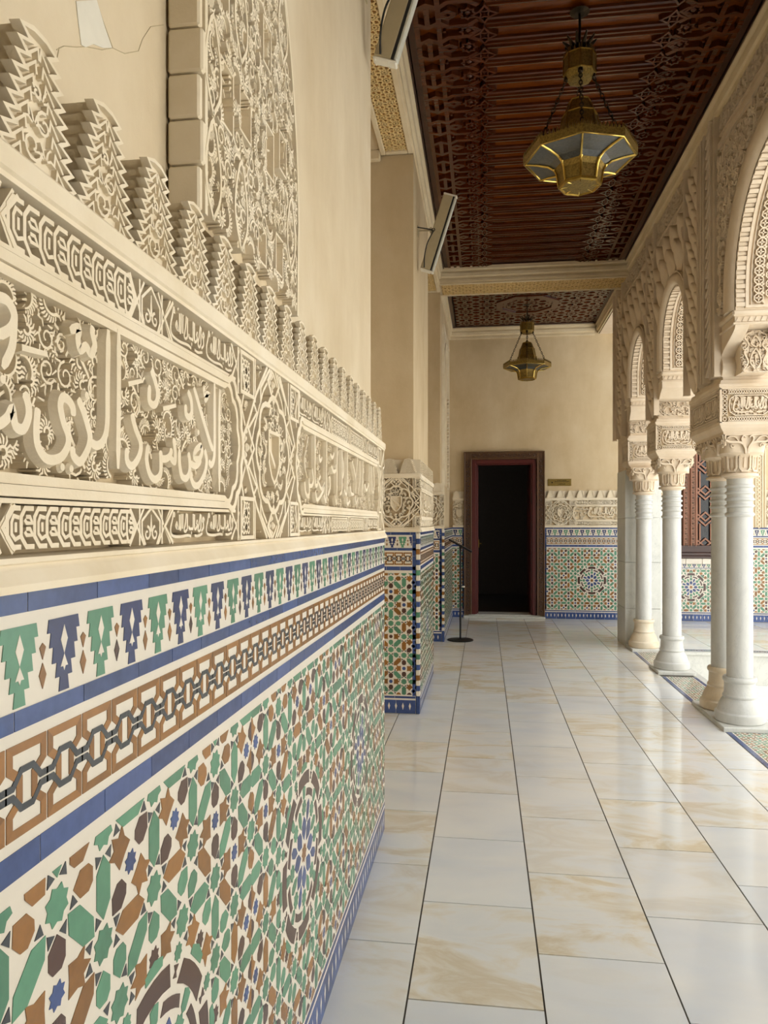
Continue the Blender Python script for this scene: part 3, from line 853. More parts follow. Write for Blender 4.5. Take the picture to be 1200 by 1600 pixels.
# ------------------------------------------------------------------ timber ceiling, first bay
FR_C = Frame((0, 0, ZC), (1, 0, 0), (0, -1, 0), (0, 0, -1))     # u = X, v = -Y, h = down
CX0, CX1 = -.5, 1.65
mb = MB(); mb.box((-.6, YBACK, ZC + .035), (1.75, 9.05, ZC + .08)); ceil = struct(mb.build('ceiling', M_WOOD_PANEL))
mb = MB()     # border boards
for a, b in ((CX0 - .06, CX0 + .012), (CX1 - .012, CX1 + .06)): mb.poly([(a, -9.05), (b, -9.05), (b, -YBACK), (a, -YBACK)], -.04, .012)
for a, b in ((CX0 + .02, CX0 + .07), (CX1 - .07, CX1 - .02)): mb.poly([(a, -9.05), (b, -9.05), (b, -YBACK), (a, -YBACK)], -.035, .0)
for y in (9.02,): mb.poly([(CX0, -y), (CX1, -y), (CX1, -y + .05), (CX0, -y + .05)], -.04, .01)
mb.build('border_board', M_WOOD_DARK, ceil, FR_C)
# ridged boards across the middle
MX0, MX1 = .0, 1.15
PER = .2
mbA, mbS, mbP = MB(), MB(), MB()
ny = int((9.0 - YBACK) / PER)
for i in range(ny):
    y = 8.98 - i * PER
    prof = [(-.5 * PER, -.035), (-.5 * PER, -.012), (-.43 * PER, -.012), (-.41 * PER, .0), (-.33 * PER, .003), (-.31 * PER, -.01), (-.22 * PER, -.012), (-.20 * PER, .0), (-.12 * PER, .002), (-.1 * PER, -.012), (-.02 * PER, -.016), (-.02 * PER, -.035)]
    mbA.sweep([(a, b) for a, b in prof], (MX0, -y, 0), (MX1, -y, 0), (0, 1, 0), (0, 0, 1))
    # star knots where the boards meet the strapwork
    for sx, x in ((1, MX0), (-1, MX1)):
        q = star(4, .075, .075 * .55, 0, (x, -y + .06))
        mbS.ribbon(q, .016, -.03, .006, closed=True)
        mbS.ribbon(star(4, .04, .022, PI / 4, (x, -y + .06)), .012, -.03, .005, closed=True)
        mbS.lathe([(.006, .0), (.004, .006)], 8, (x, -y + .06, 0))
def strap(mb, xa, xb, y, sg):
    """one module of the side strapwork between xa (wall) and xb (boards)"""
    w = .036; X = lambda t: xa + (xb - xa) * t
    p = PER * 1.6
    for pts in ([(.02, 0), (.02, 1)], [(.36, 0), (.36, 1)], [(.02, .2), (.19, .32), (.36, .2)], [(.02, .8), (.19, .68), (.36, .8)], [(.19, .32), (.19, .0)], [(.19, .68), (.19, 1.0)],
                [(.36, .2), (.5, .34), (.8, .34), (.95, .2)], [(.36, .8), (.5, .66), (.8, .66), (.95, .8)], [(.36, .0), (.5, .1), (.62, .0)], [(.36, 1.0), (.5, .9), (.62, 1.0)], [(.8, .34), (.95, .5), (.8, .66)]):
        mb.ribbon([(X(a), y + b * p) for a, b in pts], w, -.035, .004)
    for a, b in ((.80, 0.0), (.8, .5)):
        mb.ribbon(star(8, .05, .036, 0, (X(a), y + b * p)), .014, -.03, .007, closed=True)
        mb.lathe([(.018, -.02), (.018, .002), (.008, .008)], 8, (X(a), y + b * p, 0))
    for a, b in ((.19, .14), (.19, .86), (.44, .5), (.5, .08)):
        mb.lathe([(.011, -.02), (.009, -.001)], 8, (X(a), y + b * p, 0))
for i in range(int((9.0 - YBACK) / (1.6 * PER))):
    strap(mbP, CX0 + .07, MX0 - .02, -8.98 + i * 1.6 * PER, 1); strap(mbP, CX1 - .07, MX1 + .02, -8.98 + i * 1.6 * PER, -1)
mbA.build('ridged_boards', M_WOOD, ceil, FR_C); mbP.build('strapwork', M_WOOD, ceil, FR_C); mbS.build('star_bosses', M_WOOD, ceil, FR_C)
# second bay: star lattice round an octagonal recess
mb = MB(); mb.box((-.6, 9.45, ZC + .05), (1.85, YFP + .1, ZC + .09)); c2 = struct(mb.build('ceiling_end', M_DARK))
BX, BY = .6, 10.64
mb = MB(); lattice48(mb, CX0 + .07, -YF + .1, CX1 + .03, -9.56, .31, .042, -.05, .0)
oct_ = [(BX + .42 * math.cos(PI / 8 + k * PI / 4), -BY + .42 * math.sin(PI / 8 + k * PI / 4)) for k in range(8)]
mb.build('strapwork', M_WOOD, c2, FR_C)
mb = MB(); mb.ribbon(oct_, .10, -.05, .014, closed=True); mb.ribbon([(BX + (x - BX) * .8, -BY + (y + BY) * .8) for x, y in oct_], .04, -.05, .002, closed=True); lattice48(mb, BX - .24, -BY - .24, BX + .24, -BY + .24, .16, .02, -.05, -.012)
mb.poly([(BX + (x - BX) * .98, -BY + (y + BY) * .98) for x, y in oct_], -.05, -.03)
mb.lathe([(.07, -.03), (.07, -.004), (.03, .004)], 8, (BX, -BY, 0), rot=PI / 8)
mb.build('octagon_coffer', M_WOOD, c2, FR_C)
mb = MB()
for a, b, c_, d in ((CX0 - .06, -YFP, CX0 + .05, -9.49), (CX1 + .02, -YFP, CX1 + .16, -9.49), (CX0, -YFP, CX1 + .1, -YFP + .12), (CX0, -9.58, CX1 + .1, -9.49)): mb.poly([(a, b), (c_, b), (c_, d), (a, d)], -.05, .006)
mb.build('border_board', M_WOOD_DARK, c2, FR_C)
mb = MB(); mb.box((XB, 9.3, ZC), (6.6, YFP + .1, ZC + .1)); struct(mb.build('ceiling_far_gallery', M_WOOD_DARK))
mb = MB(); mb.box((-1.5, YBACK - 3, 4.69), (2.06, 9.05, 4.95)); mb.box((-1.5, 9.05, 4.72), (6.6, YFP + .4, 4.95)); struct(mb.build('ceiling_slab', M_PLASTER))
# ------------------------------------------------------------------ tiled dados
def dado(fr, u0, u1, cells, label, base, ros=(), edge=(False, False), thick=.06, ph=0.0):
    t = thing('tile_dado', label, 'tile dado', base, 'zellige dados along the walls')
    e0, e1 = u0 + (.03 if edge[0] else 0), u1 - (.03 if edge[1] else 0)
    mb = MB(); mb.poly([(u0, 0.003), (u1, 0.003), (u1, 1.427), (u0, 1.427)], -thick, 0); mb.build('backing', T_WHITE, t, fr)
    mb = MB()
    zellige(mb, e0 + .006, .15, e1 - .006, 1.105, cells, .606); mb.build('tile_field', TILES, t, fr)
    for uc in ros:
        mb = MB(); rosette(mb, uc, .606, box=(e0 + .006, .15, e1 - .006, 1.105)); 
        if mb.n: mb.build('rosette', TILES, t, fr)
    mb = MB(); stepped_border(mb, e0, e1, 1.306, 1.391, ph=ph); mb.build('stepped_border', TILES, t, fr)
    mb = MB(); knot_border(mb, e0, e1, 1.170, 1.268); mb.build('knot_border', TILES, t, fr)
    for a, b in ((1.405, 1.427), (1.282, 1.303), (1.127, 1.157)):
        mb = MB(); band(mb, u0, u1, a, b, BLUE, .13); mb.build('blue_band', TILES, t, fr)
    mb = MB(); band(mb, u0, u1, 0.004, .108, BLUE, .15); band(mb, u0, u1, .122, .138, BLUE, .2)
    x = u0 + .04
    while x < u1:
        q = clip([(x - .009, .062), (x, .03), (x + .009, .062), (x, .088)], u0, 0, u1, 1)
        if q: mb.poly(q, 0, .0013, WHITE)
        x += .055
    mb.build('skirting', TILES, t, fr)
    for k, on in enumerate(edge):
        if on:
            a = u0 if k == 0 else u1 - .026
            mb = MB(); z = .14
            while z < 1.405: mb.poly([(a, z + .0007), (a + .026, z + .0007), (a + .026, min(z + .11, 1.405) - .0007), (a, min(z + .11, 1.405) - .0007)], 0, .0009, BLUE); z += .11
            mb.build('edge_band', TILES, t, fr)
    return t
def cells_for(cs, u0, u1):
    """split u0..u1 half way between neighbouring pattern centres"""
    out = []
    for i, (c, r) in enumerate(cs):
        a = u0 if i == 0 else (cs[i - 1][0] + c) / 2
        b = u1 if i == len(cs) - 1 else (c + cs[i + 1][0]) / 2
        out.append((max(a, u0), min(b, u1), c, r))
    return [x for x in out if x[1] > x[0]]
RS = .9145
near_c = [1.948 + RS * k for k in (-4, -3, -2, -1, 0, 1, 2)]
dado(FR_NEAR, -1.9, YN, cells_for([(c, c < 3.5) for c in near_c], -1.9, YN), 'long tiled dado in green, ochre and white filling the near left wall', (XD, 1.5, 0), near_c[:-1], thick=.066)
dado(FR_P2, -1.28, XQ - .031, cells_for([(-.98, False)], -1.28, XQ - .031), 'narrow tiled dado facing the viewer on the middle pier', (-.9, 5.75, 0), (), (False, True), .048, .02)
dado(FR_SIDE, 5.80, P2b + .03, cells_for([(6.53, True)], 5.80, P2b + .03), 'tiled dado seen edge-on along the passage side of the middle pier', (XQ, 6.5, 0), (6.53,), (True, True), .052)
dado(FR_P3, -1.28, XQ - .031, cells_for([(-.95, False)], -1.28, XQ - .031), 'sliver of tiled dado facing the viewer on the pier behind the sign stand', (-.9, 9.28, 0), (), (False, True), .048)
dado(FR_SIDE, 9.33, YF - .01, cells_for([(10.0, True), (10.92, True)], 9.33, YF - .01), 'tiled dado seen edge-on between the furthest pier and the end wall', (XQ, 10.5, 0), (10.0, 10.92), (True, False), .052)
dado(FR_FAR, XQ, -.325, cells_for([(-.56, False)], XQ, -.325), 'tiled dado strip on the end wall left of the doorway', (-.4, YF, 0), (), (False, True), .048)
dado(FR_FAR, .935, 2.55, cells_for([(1.65, True), (2.56, False)], .935, 2.55), 'tiled dado with one round blue rosette right of the doorway', (1.7, YF, 0), (1.65,), (True, False), .048)
dado(FR_FAR, 3.86, 5.6, cells_for([(3.95, False), (4.6, True)], 3.86, 5.6), 'tiled dado at the far right beyond the front columns', (4.7, YF, 0), (4.6,), (False, False), .048)
def bead(y, label):
    """striped tile nosing on an outer corner"""
    t = thing('corner_nosing', label, 'corner trim', (XQ - .014, y + .02, 0), 'striped corner nosings')
    mb = MB(); z = .14; k = 0
    mb.box((XQ - .029, y - .001, .003), (XQ + .002, y + .05, .139), BLUE, .003)
    while z < 1.40:
        mb.box((XQ - .029, y - .001, z), (XQ + .002, y + .05, z + .0405), (WHITE, BLUE, WHITE, OCHRE, WHITE, BLUE, WHITE, GREEN)[k % 8], .003); z += .0412; k += 1
    mb.build('striped_tiles', TILES, t)
bead(5.75, 'striped tile nosing up the near corner of the middle pier')
bead(9.28, 'striped tile nosing up the corner of the furthest pier')
# low panel under the window
t = thing('tile_dado', 'low tiled panel with a blue rosette under the lattice window', 'tile dado', (3.2, YF, 0), 'zellige dados along the walls')
mb = MB(); mb.poly([(2.56, 0.003), (3.85, .003), (3.85, .87), (2.56, .87)], -.048, 0); mb.build('backing', T_WHITE, t, FR_FAR)
mb = MB(); zellige(mb, 2.57, .15, 3.84, .80, cells_for([(3.12, True), (4.0, False)], 2.57, 3.84), .52); mb.build('tile_field', TILES, t, FR_FAR)
mb = MB(); rosette(mb, 3.12, .52); mb.build('rosette', TILES, t, FR_FAR)
mb = MB(); stepped_border(mb, 2.57, 3.84, .82, .868, .07); mb.build('stepped_border', TILES, t, FR_FAR)
mb = MB(); band(mb, 2.56, 3.85, .806, .816, BLUE); mb.build('blue_band', TILES, t, FR_FAR)
mb = MB(); band(mb, 2.56, 3.85, .004, .108, BLUE); band(mb, 2.56, 3.85, .122, .138, BLUE)
x = 2.6
while x < 3.84: mb.poly([(x - .009, .062), (x, .03), (x + .009, .062), (x, .088)], 0, .0013, WHITE); x += .055
mb.build('skirting', TILES, t, FR_FAR)

# ------------------------------------------------------------------ carved plaster friezes
Z0, Z1, Z2, Z3, Z4, Z5, Z6, Z7 = 1.466, 1.524, 1.556, 1.760, 1.780, 1.850, 1.888, 2.043
G0 = -.034          # ground of the carving
def wpx(px, py, X=XD):
    """point of the near wall behind a pixel of the 1200x1600 frame -> (u, v)"""
    a = (px - 600) / FPX; b = (817 - py) / FPX; c, s = math.cos(YAW), math.sin(YAW)
    t = X / (a * c - s); return (t * (a * s + c), EYE + t * b)
def tr(pts, ox, oy, sc): return smooth([wpx(ox + x / sc, oy + y / sc) for x, y in pts], 4)
A1_ = (0, 400, 4.0); B1_ = (200, 560, 6.6667); C1_ = (460, 640, 8.0)
BIG = [(A1_, p) for p in (
    [(745, 460), (745, 900), (740, 1330)],
    [(680, 460), (675, 800), (672, 1050), (650, 1150), (610, 1185), (570, 1165)],
    [(490, 890), (520, 960), (548, 1050), (565, 1130), (550, 1210), (505, 1285), (462, 1250), (455, 1190)],
    [(460, 1000), (458, 950), (430, 900), (395, 885), (380, 940), (400, 1040), (428, 1120), (425, 1190), (380, 1260), (300, 1270), (245, 1200), (230, 1110), (235, 1000), (240, 950)],
    [(-60, 1060), (0, 1050), (50, 1010), (80, 960), (100, 1060), (150, 1080), (182, 1000), (178, 920), (155, 850)],
    [(-20, 250), (50, 280), (92, 370), (70, 450), (-10, 500)], [(92, 380), (80, 560), (20, 700)],
    [(440, 465), (495, 450), (490, 520), (505, 585), (540, 565), (570, 610), (595, 560), (580, 480), (585, 440)],
    [(140, 570), (300, 615)], [(805, 800), (890, 780)],
    [(825, 985), (850, 1080), (882, 1170), (872, 1250), (830, 1312), (797, 1280), (795, 1200)])]
BIG += [(B1_, p) for p in (
    [(960, 320), (955, 700), (955, 1390)], [(905, 260), (905, 900), (897, 1050), (870, 1110), (842, 1070)],
    [(690, 300), (760, 540), (850, 850), (890, 960)],
    [(770, 900), (710, 955), (695, 1030), (740, 1050), (772, 985), (768, 900)],
    [(540, 950), (540, 1080), (562, 1220), (610, 1250), (645, 1180), (645, 1060), (630, 980)], [(648, 1090), (710, 1120), (765, 1060)],
    [(800, 950), (822, 1060), (800, 1200), (740, 1315), (690, 1315), (660, 1240), (665, 1190)],
    [(625, 340), (660, 430), (667, 560), (640, 612), (607, 575), (605, 480)], [(370, 525), (505, 490)],
    [(215, 900), (198, 1050), (230, 1200), (285, 1262), (342, 1200), (347, 1040), (340, 960)],
    [(345, 1045), (400, 1045), (440, 1010), (458, 940)], [(440, 1030), (490, 1075), (492, 940), (475, 830)],
    [(245, 120), (282, 220), (312, 350), (300, 460), (262, 485), (225, 430), (230, 280)], [(795, 290), (800, 370), (838, 375), (800, 450)])]
MID = [(C1_, p) for p in (
    [(262, 290), (262, 600), (264, 920), (290, 935), (288, 850)], [(408, 370), (405, 800), (400, 1140), (372, 1060)], [(538, 450), (535, 900), (528, 1165), (508, 1060)], [(600, 500), (600, 760), (596, 1010), (570, 1060)], [(668, 520), (664, 900), (652, 1060), (625, 1000)],
    [(725, 640), (750, 750), (772, 880), (768, 1050)], [(792, 600), (780, 760), (770, 860)], [(130, 900), (142, 1030), (168, 1082), (190, 1040), (186, 860)], [(186, 950), (220, 950), (240, 880), (225, 740)], [(330, 830), (305, 900), (345, 995), (378, 930), (360, 1020), (290, 1130), (266, 1020)],
    [(440, 830), (448, 960), (420, 1080)], [(465, 700), (490, 770), (520, 760), (522, 680)], [(450, 560), (480, 600), (500, 540)], [(615, 640), (618, 780), (605, 860)], [(820, 640), (822, 860), (800, 1060)], [(860, 640), (858, 900), (846, 1080)], [(880, 930), (905, 1010), (930, 930), (940, 1060)], [(935, 680), (930, 900)], [(965, 700), (968, 900), (985, 1040), (1005, 900), (990, 710)], [(700, 950), (715, 1050), (745, 1060)], [(660, 1090), (665, 1180), (700, 1140)], [(760, 1080), (775, 1170), (800, 1100)], [(310, 560), (325, 640), (350, 600)])]
DOTS = [(A1_, 397, 1320), (A1_, 452, 1330), (A1_, 25, 770), (B1_, 740, 770), (A1_, 548, 870)]

def moulding_rail(mb, u0, u1, v0, v1, n=2, h=.0):
    d = (v1 - v0) / n
    for i in range(n): mb.poly([(u0, v0 + i * d + .0012), (u1, v0 + i * d + .0012), (u1, v0 + (i + 1) * d - .0012), (u0, v0 + (i + 1) * d - .0012)], G0, h + (.004 if i % 2 == 0 else 0))
def cart_outline(ua, ub, v0, v1, d=0.0):
    """rounded, lobed cartouche outline inset by d"""
    vm = (v0 + v1) / 2; hh = (v1 - v0) / 2 - d; P = []; k = .075
    for c, sg in ((ub, 1), (ua, -1)):
        e = []
        for i in range(5):
            t0, t1 = -PI / 2 + i * PI / 5, -PI / 2 + (i + 1) * PI / 5
            for f in (0, .25, .5, .75):
                t = t0 + (t1 - t0) * f; r = 1 + .10 * math.sin(PI * f)
                e.append((c - sg * (k + d) + sg * k * r * math.cos(t), vm + sg * hh * r * .97 * math.sin(t)))
        e.append((c - sg * (k + d), vm + sg * hh * .97))
        P += e
    return P
def medallion(mb, sh, um, vm, sc=1.0):
    P = lambda x, y: (um + x * sc, vm + y * sc)
    r = .118
    ring = []
    for k in range(8):
        a = PI / 8 + k * PI / 4
        for f in np.linspace(0, 1, 6)[:-1]:
            t = a + f * PI / 4; q = r * (1 + .13 * math.sin(PI * f)); ring.append(P(q * math.cos(t), q * math.sin(t)))
    mb.ribbon(ring, .013 * sc, G0, 0, closed=True)
    for a in range(4):
        c = (.19 * math.cos(a * PI / 2), .165 * math.sin(a * PI / 2))
        for k in range(4):
            d = (c[0] + .017 * math.cos(k * PI / 2), c[1] + .017 * math.sin(k * PI / 2)); mb.lathe([(.012 * sc, G0), (.01 * sc, -.008), (.004 * sc, -.003)], 8, (*P(*d), 0))
        mb.ribbon([P(c[0] + .045 * math.cos(k * PI / 2), c[1] + .045 * math.sin(k * PI / 2)) for k in range(4)], .010 * sc, G0, -.001, closed=True)
    for sx in (1, -1):
        for sy in (1, -1):
            mb.ribbon([P(sx * .03, sy * .193), P(sx * .1, sy * .14), P(sx * .1, sy * .105)], .01 * sc, G0, -.0006)
            mb.ribbon([P(sx * .05, sy * .193), P(sx * .13, sy * .12), P(sx * .19, sy * .045)], .01 * sc, G0, -.001)
            mb.ribbon([P(sx * .19, sy * .045), P(sx * .24, sy * -.01)], .01 * sc, G0, -.001)
            x, y = sx * .19, sy * .148
            mb.ribbon([P(x - .04, y - .04), P(x + .04, y - .04), P(x + .04, y + .04), P(x - .04, y + .04)], .009 * sc, G0, -.0004, closed=True)
            lattice48(mb, um + (x - .034) * sc, vm + (y - .034) * sc, um + (x + .034) * sc, vm + (y + .034) * sc, .03 * sc, .004 * sc, G0, -.007, core=False)
    sh.poly([P(-.042, .05), P(-.042, -.02), P(-.02, -.052), P(0, -.066), P(.02, -.052), P(.042, -.02), P(.042, .05)], G0, -.016)
    sh.ribbon([P(-.042, .05), P(-.042, -.02), P(-.02, -.052), P(0, -.066), P(.02, -.052), P(.042, -.02), P(.042, .05)], .009 * sc, G0, .001, closed=True)
    sh.ribbon([P(-.038, .035), P(.036, -.03)], .012 * sc, G0, -.006)
    ins = lambda q: np.hypot(q[0] - um, q[1] - vm) < .112 * sc and not (abs(q[0] - um) < .05 * sc and -.07 * sc < q[1] - vm < .06 * sc)
    ataurique(mb, um - .115 * sc, vm - .115 * sc, um + .115 * sc, vm + .115 * sc, .034 * sc, .0048 * sc, G0, -.003, inside=ins, seed=int(um * 100))
    for sx in (1, -1):
        mb.ribbon([P(sx * .135, -.06), P(sx * .165, 0), P(sx * .135, .06)], .008 * sc, G0, -.002)
        for sy in (1, -1):
            mb.ribbon([P(sx * .235, sy * .193), P(sx * .205, sy * .12), P(sx * .235, sy * .05)], .008 * sc, G0, -.002)
            mb.ribbon([P(sx * .0, sy * .193), P(sx * .075, sy * .135), P(sx * .15, sy * .03)], .008 * sc, G0, -.003)
            mb.ribbon([P(sx * .15, sy * .105), P(sx * .12, sy * .08), P(sx * .19, sy * .03), P(sx * .23, sy * .09)], .008 * sc, G0, -.003)
            mb.ribbon([P(sx * .135, sy * .193), P(sx * .135, sy * .1)], .008 * sc, G0, -.002); mb.ribbon([P(sx * .245, sy * .193), P(sx * .245, sy * .1)], .008 * sc, G0, -.002)
            ataurique(mb, um + (sx * .15 - .03) * sc, vm + (sy * .07 - .03) * sc, um + (sx * .15 + .03) * sc, vm + (sy * .07 + .03) * sc, .03 * sc, .0042 * sc, G0, -.012, seed=8)
    for sx in (1, -1):
        for sy in (1, -1):
            ataurique(mb, um + sx * .08 * sc - .02, vm + sy * .16 * sc - .02, um + sx * .08 * sc + .02, vm + sy * .16 * sc + .02, .03, .004, G0, -.008, seed=5)
def smallband(mb, ua, ub, v0, v1):
    w = .0062; L = ub - ua; a = ua + .02; b = ub - .02; m = .008
    seq = [('i', .33), ('f', .09), ('k', .3), ('x', .03), ('k', .3), ('f', .09), ('i', .33)]
    sc = (b - a) / sum(q for _, q in seq); x = a
    for t, q in seq:
        x2 = x + q * sc; h = -.002
        if t == 'i':
            ins = .03
            mb.ribbon([(x + ins, v1), (x, (v0 + v1) / 2), (x + ins, v0)], w, G0, h); mb.ribbon([(x2 - ins, v1), (x2, (v0 + v1) / 2), (x2 - ins, v0)], w, G0, h)
            xm = (x + x2) / 2
            motto(mb, x + .014, v0 + .004, xm, v1 - .004, .0052, G0, -.003); motto(mb, xm, v0 + .004, x2 - .014, v1 - .004, .0052, G0, -.003)
        elif t == 'k': knotwork(mb, x + .004, v0 + .003, x2 - .004, v1 - .003, w, G0, h)
        elif t == 'f': fleur(mb, x + .008, v0, x2 - .008, v1, .005, G0, -.003)
        else: mb.ribbon([(x, v0), (x2, v1)], w, G0, h); mb.ribbon([(x, v1), (x2, v0)], w, G0, h)
        for c in (x, x2):
            mb.ribbon([(c - .022, v1), (c + .022, v0)], w * .8, G0, h - .001); mb.ribbon([(c - .022, v0), (c + .022, v1)], w * .8, G0, h - .001)
        x = x2
def merlon(um, v0, v1, wb, wt, n, thick, detail=True):
    """stepped battlement: saw-edged face with scrolls"""
    mb = MB(); H = v1 - v0; d = H / n; half = []
    for k in range(n):
        w = (wb + (wt - wb) * k / n) / 2; w2 = (wb + (wt - wb) * (k + 1) / n) / 2
        half += [(w - .001, v0 + k * d), (w + .0125, v0 + k * d + .5 * d), (w2 - .004, v0 + (k + 1) * d - .0015)]
    P = [(um + x, y) for x, y in half] + [(um - x, y) for x, y in half[::-1]]
    mb.poly(P, -thick, -.008)
    mb.ribbon(P, .0065, -.012, 0, closed=True)
    if detail:
        for k in range(n - 1):
            w = (wb + (wt - wb) * (k + .3) / n) / 2
            for s in (1, -1):
                mb.ribbon([(um + s * (w - .004), v0 + k * d + .1 * d), (um + s * (w - .020), v0 + k * d + .95 * d), (um + s * (w - .022), v0 + k * d + .2 * d)], .0042, -.012, -.001)
        for k, f in enumerate((.16, .36, .56, .76)):
            w = (wb + (wt - wb) * f) / 2 - .022
            if w > .008:
                spiral(mb, (um + (w * .45 if k % 2 else -w * .45), v0 + f * H), min(.018, w * .8), k * 1.3, 1.2, .0045, -.012, -.001, 1 if k % 2 else -1)
                fan(mb, (um + (-w * .5 if k % 2 else w * .4), v0 + f * H - .008), .02, PI / 2, 4, .0035, -.012, -.001)
    return mb
def frieze(fr, u0, u1, meds, carts, label, base, thick, detail=2, mer=.1475, mer0=0.0, letters='motto', z7=2.008):
    t = thing('carved_frieze', label, 'carved frieze', base, 'carved plaster friezes above the dados')
    mb = MB(); mb.poly([(u0, 1.427), (u1, 1.427), (u1, Z6), (u0, Z6)], -thick, G0); mb.build('ground', M_STUCCO_SHADE, t, fr)
    mb = MB()
    cav = [(-thick, 1.4275), (.012, 1.4275), (.014, 1.436), (.006, 1.45), (.002, 1.456), (.006, 1.458), (.006, 1.4635), (G0, 1.466), (-thick, 1.466)]
    mb.sweep([(b, a) for a, b in cav], (u0, 0, 0), (u1, 0, 0), (0, 1, 0), (0, 0, 1)); mb.build('base_moulding', M_STUCCO, t, fr)
    mb = MB()
    led = [(-thick, Z5), (G0, Z5), (.002, Z5 + .002), (.002, Z5 + .008), (.006, Z5 + .011), (.006, Z6 - .004), (.003, Z6), (-thick, Z6)]
    mb.sweep([(b, a) for a, b in led], (u0, 0, 0), (u1, 0, 0), (0, 1, 0), (0, 0, 1)); mb.build('ledge', M_STUCCO, t, fr)
    orn, shs = MB(), []
    for um in meds:
        w0 = um - .28 > u0 - .3
        sh = MB(); medallion(orn, sh, um, (Z0 + Z5) / 2); shs.append(sh)
    def cut(m):   # drop pieces beyond the ends of the wall
        keep = MB()
        V = np.vstack(m.V) if m.V else np.zeros((0, 3)); V = V.copy()
        V[:, 0] = np.clip(V[:, 0], u0, u1); keep.V = [V]
        for f, mm, r in zip(m.F, m.M, m.R):
            x = V[f, 0]
            if x.max() - x.min() < 1e-7 and (x[0] <= u0 + 1e-6 or x[0] >= u1 - 1e-6): continue
            keep.F.append(f); keep.M.append(mm); keep.R.append(r)
        keep.n = m.n; return keep
    for k, (ua, ub) in enumerate(carts):
        out = cart_outline(ua, ub, Z1 + .006, Z4 - .004)
        inn = cart_outline(ua, ub, Z1 + .006, Z4 - .004, .013)
        rail = MB(); rail.ribbon(out, .014, G0, .003, closed=True); rail.ribbon(inn, .013, G0, -.001, closed=True)
        cut(rail).build('cartouche_frame', M_STUCCO, t, fr)
        for v0, v1 in ((Z0, Z1), (Z4, Z5)): smallband(orn, ua, ub, v0 + .002, v1 - .002)
        for vv in (Z1 - .001, Z4 + .003): orn.ribbon([(ua + .03, vv), (ub - .03, vv)], .006, G0, 0)
        let = MB(); hs = G0 - .004
        if letters == 'motto':
            motto(let, ua + .2, Z2 + .015, ub - .2, Z3 - .01, .0165, G0, .002)
        else:
            src, wd = (BIG, .0185) if k == 0 else (MID, .0185)
            for (ox, oy, sc), p in src:
                P = tr(p, ox, oy, sc); n = len(P)
                w = np.full(n, wd); w[0] *= .62; w[-1] *= .5
                let.ribbon(P, w, G0, -.0005, prof=ROUND)
            if k == 0:
                for (ox, oy, sc), x, y in DOTS: let.lathe([(.0075, G0), (.0072, -.005), (.0045, -.001)], 12, (*wpx(ox + x / sc, oy + y / sc), 0))
        av = np.vstack(let.V)[::2, :2]
        let.build('inscription', M_STUCCO, t, fr)
        vm, hh = (Z2 + Z3) / 2, (Z3 - Z2) / 2
        ins = lambda q: abs(q[1] - vm) < hh - .01 and ua + .03 < q[0] < ub - .03 and u0 < q[0] < u1
        bgd = MB()
        ataurique(bgd, max(ua, u0) + .02, Z2, min(ub, u1) - .02, Z3, .036 if detail == 2 else .06, .0034 if detail == 2 else .006, G0, -.011 if k == 0 else -.019, av, ins, 11 + k)
        if detail == 2: ataurique(bgd, max(ua, u0) + .02, Z2, min(ub, u1) - .02, Z3, .044, .0036, G0, -.015 if k == 0 else -.022, None, ins, 31 + k); vines(bgd, max(ua, u0) + .02, Z2, min(ub, u1) - .02, Z3, 9, .0055, G0, -.012)
        cut(bgd).build('foliage', M_STUCCO, t, fr)
    cut(orn).build('strapwork', M_STUCCO, t, fr); 
    for sh in shs:
        c = cut(sh)
        if len(c.F) > 12: c.build('shield', M_STUCCO, t, fr)
    # battlements
    mb = MB(); mb.poly([(u0, Z6), (u1, Z6), (u1, z7 - .008), (u0, z7 - .008)], -thick - .001, -thick + .006); mb.build('merlon_ground', M_STUCCO, t, fr)
    proto = None; u = u0 + mer0; i = 0
    while u + mer * .4 < u1:
        if proto is None:
            proto = merlon(u, Z6 - .002, z7 - .004, .112, .030, 9, thick, detail == 2).build('merlon', M_STUCCO, t, fr); pu = u
        else:
            c = proto.copy(); COL.objects.link(c); c.parent = t
            c.location = np.array(proto.location) + (u - pu) * fr.U
        u += mer; i += 1
    return t
frieze(FR_NEAR, -.62, YN, (-.26, 1.661, 3.60), ((-.08, 1.425), (1.862, 3.395)), 'long carved plaster frieze of Arabic script and battlements on the near left wall', (XD, 1.5, 1.427), .066, 2, mer0=.045, letters='traced', z7=Z7)
frieze(FR_P2, -1.28, XQ + .004, (-.69,), (), 'carved plaster frieze with a shield facing the viewer on the middle pier', (-.9, 5.75, 1.427), .048, 2, mer0=.095)
frieze(FR_SIDE, 5.802, P2b + .03, (), ((5.85, 7.25),), 'carved plaster frieze along the passage side of the middle pier', (XQ, 6.5, 1.427), .052, 1, mer0=.08)
frieze(FR_P3, -1.28, XQ, (-.7,), (), 'sliver of carved plaster frieze on the pier behind the sign stand', (-.9, 9.28, 1.427), .048, 1, mer0=.1)
frieze(FR_FAR, XQ + .002, -.325, (-.4,), (), 'short carved plaster frieze left of the end doorway', (-.4, YF, 1.427), .048, 1, mer0=.06)
frieze(FR_FAR, .937, 2.55, (1.175, 2.4), ((1.37, 2.2),), 'carved plaster frieze under the brass plaque right of the doorway', (1.7, YF, 1.427), .048, 1, mer=.152, mer0=.09)
frieze(FR_FAR, 4.2, 5.6, (4.4,), ((4.6, 5.5),), 'carved plaster frieze at the far right behind the front columns', (4.9, YF, 1.427), .048, 1, mer=.152, mer0=.09)
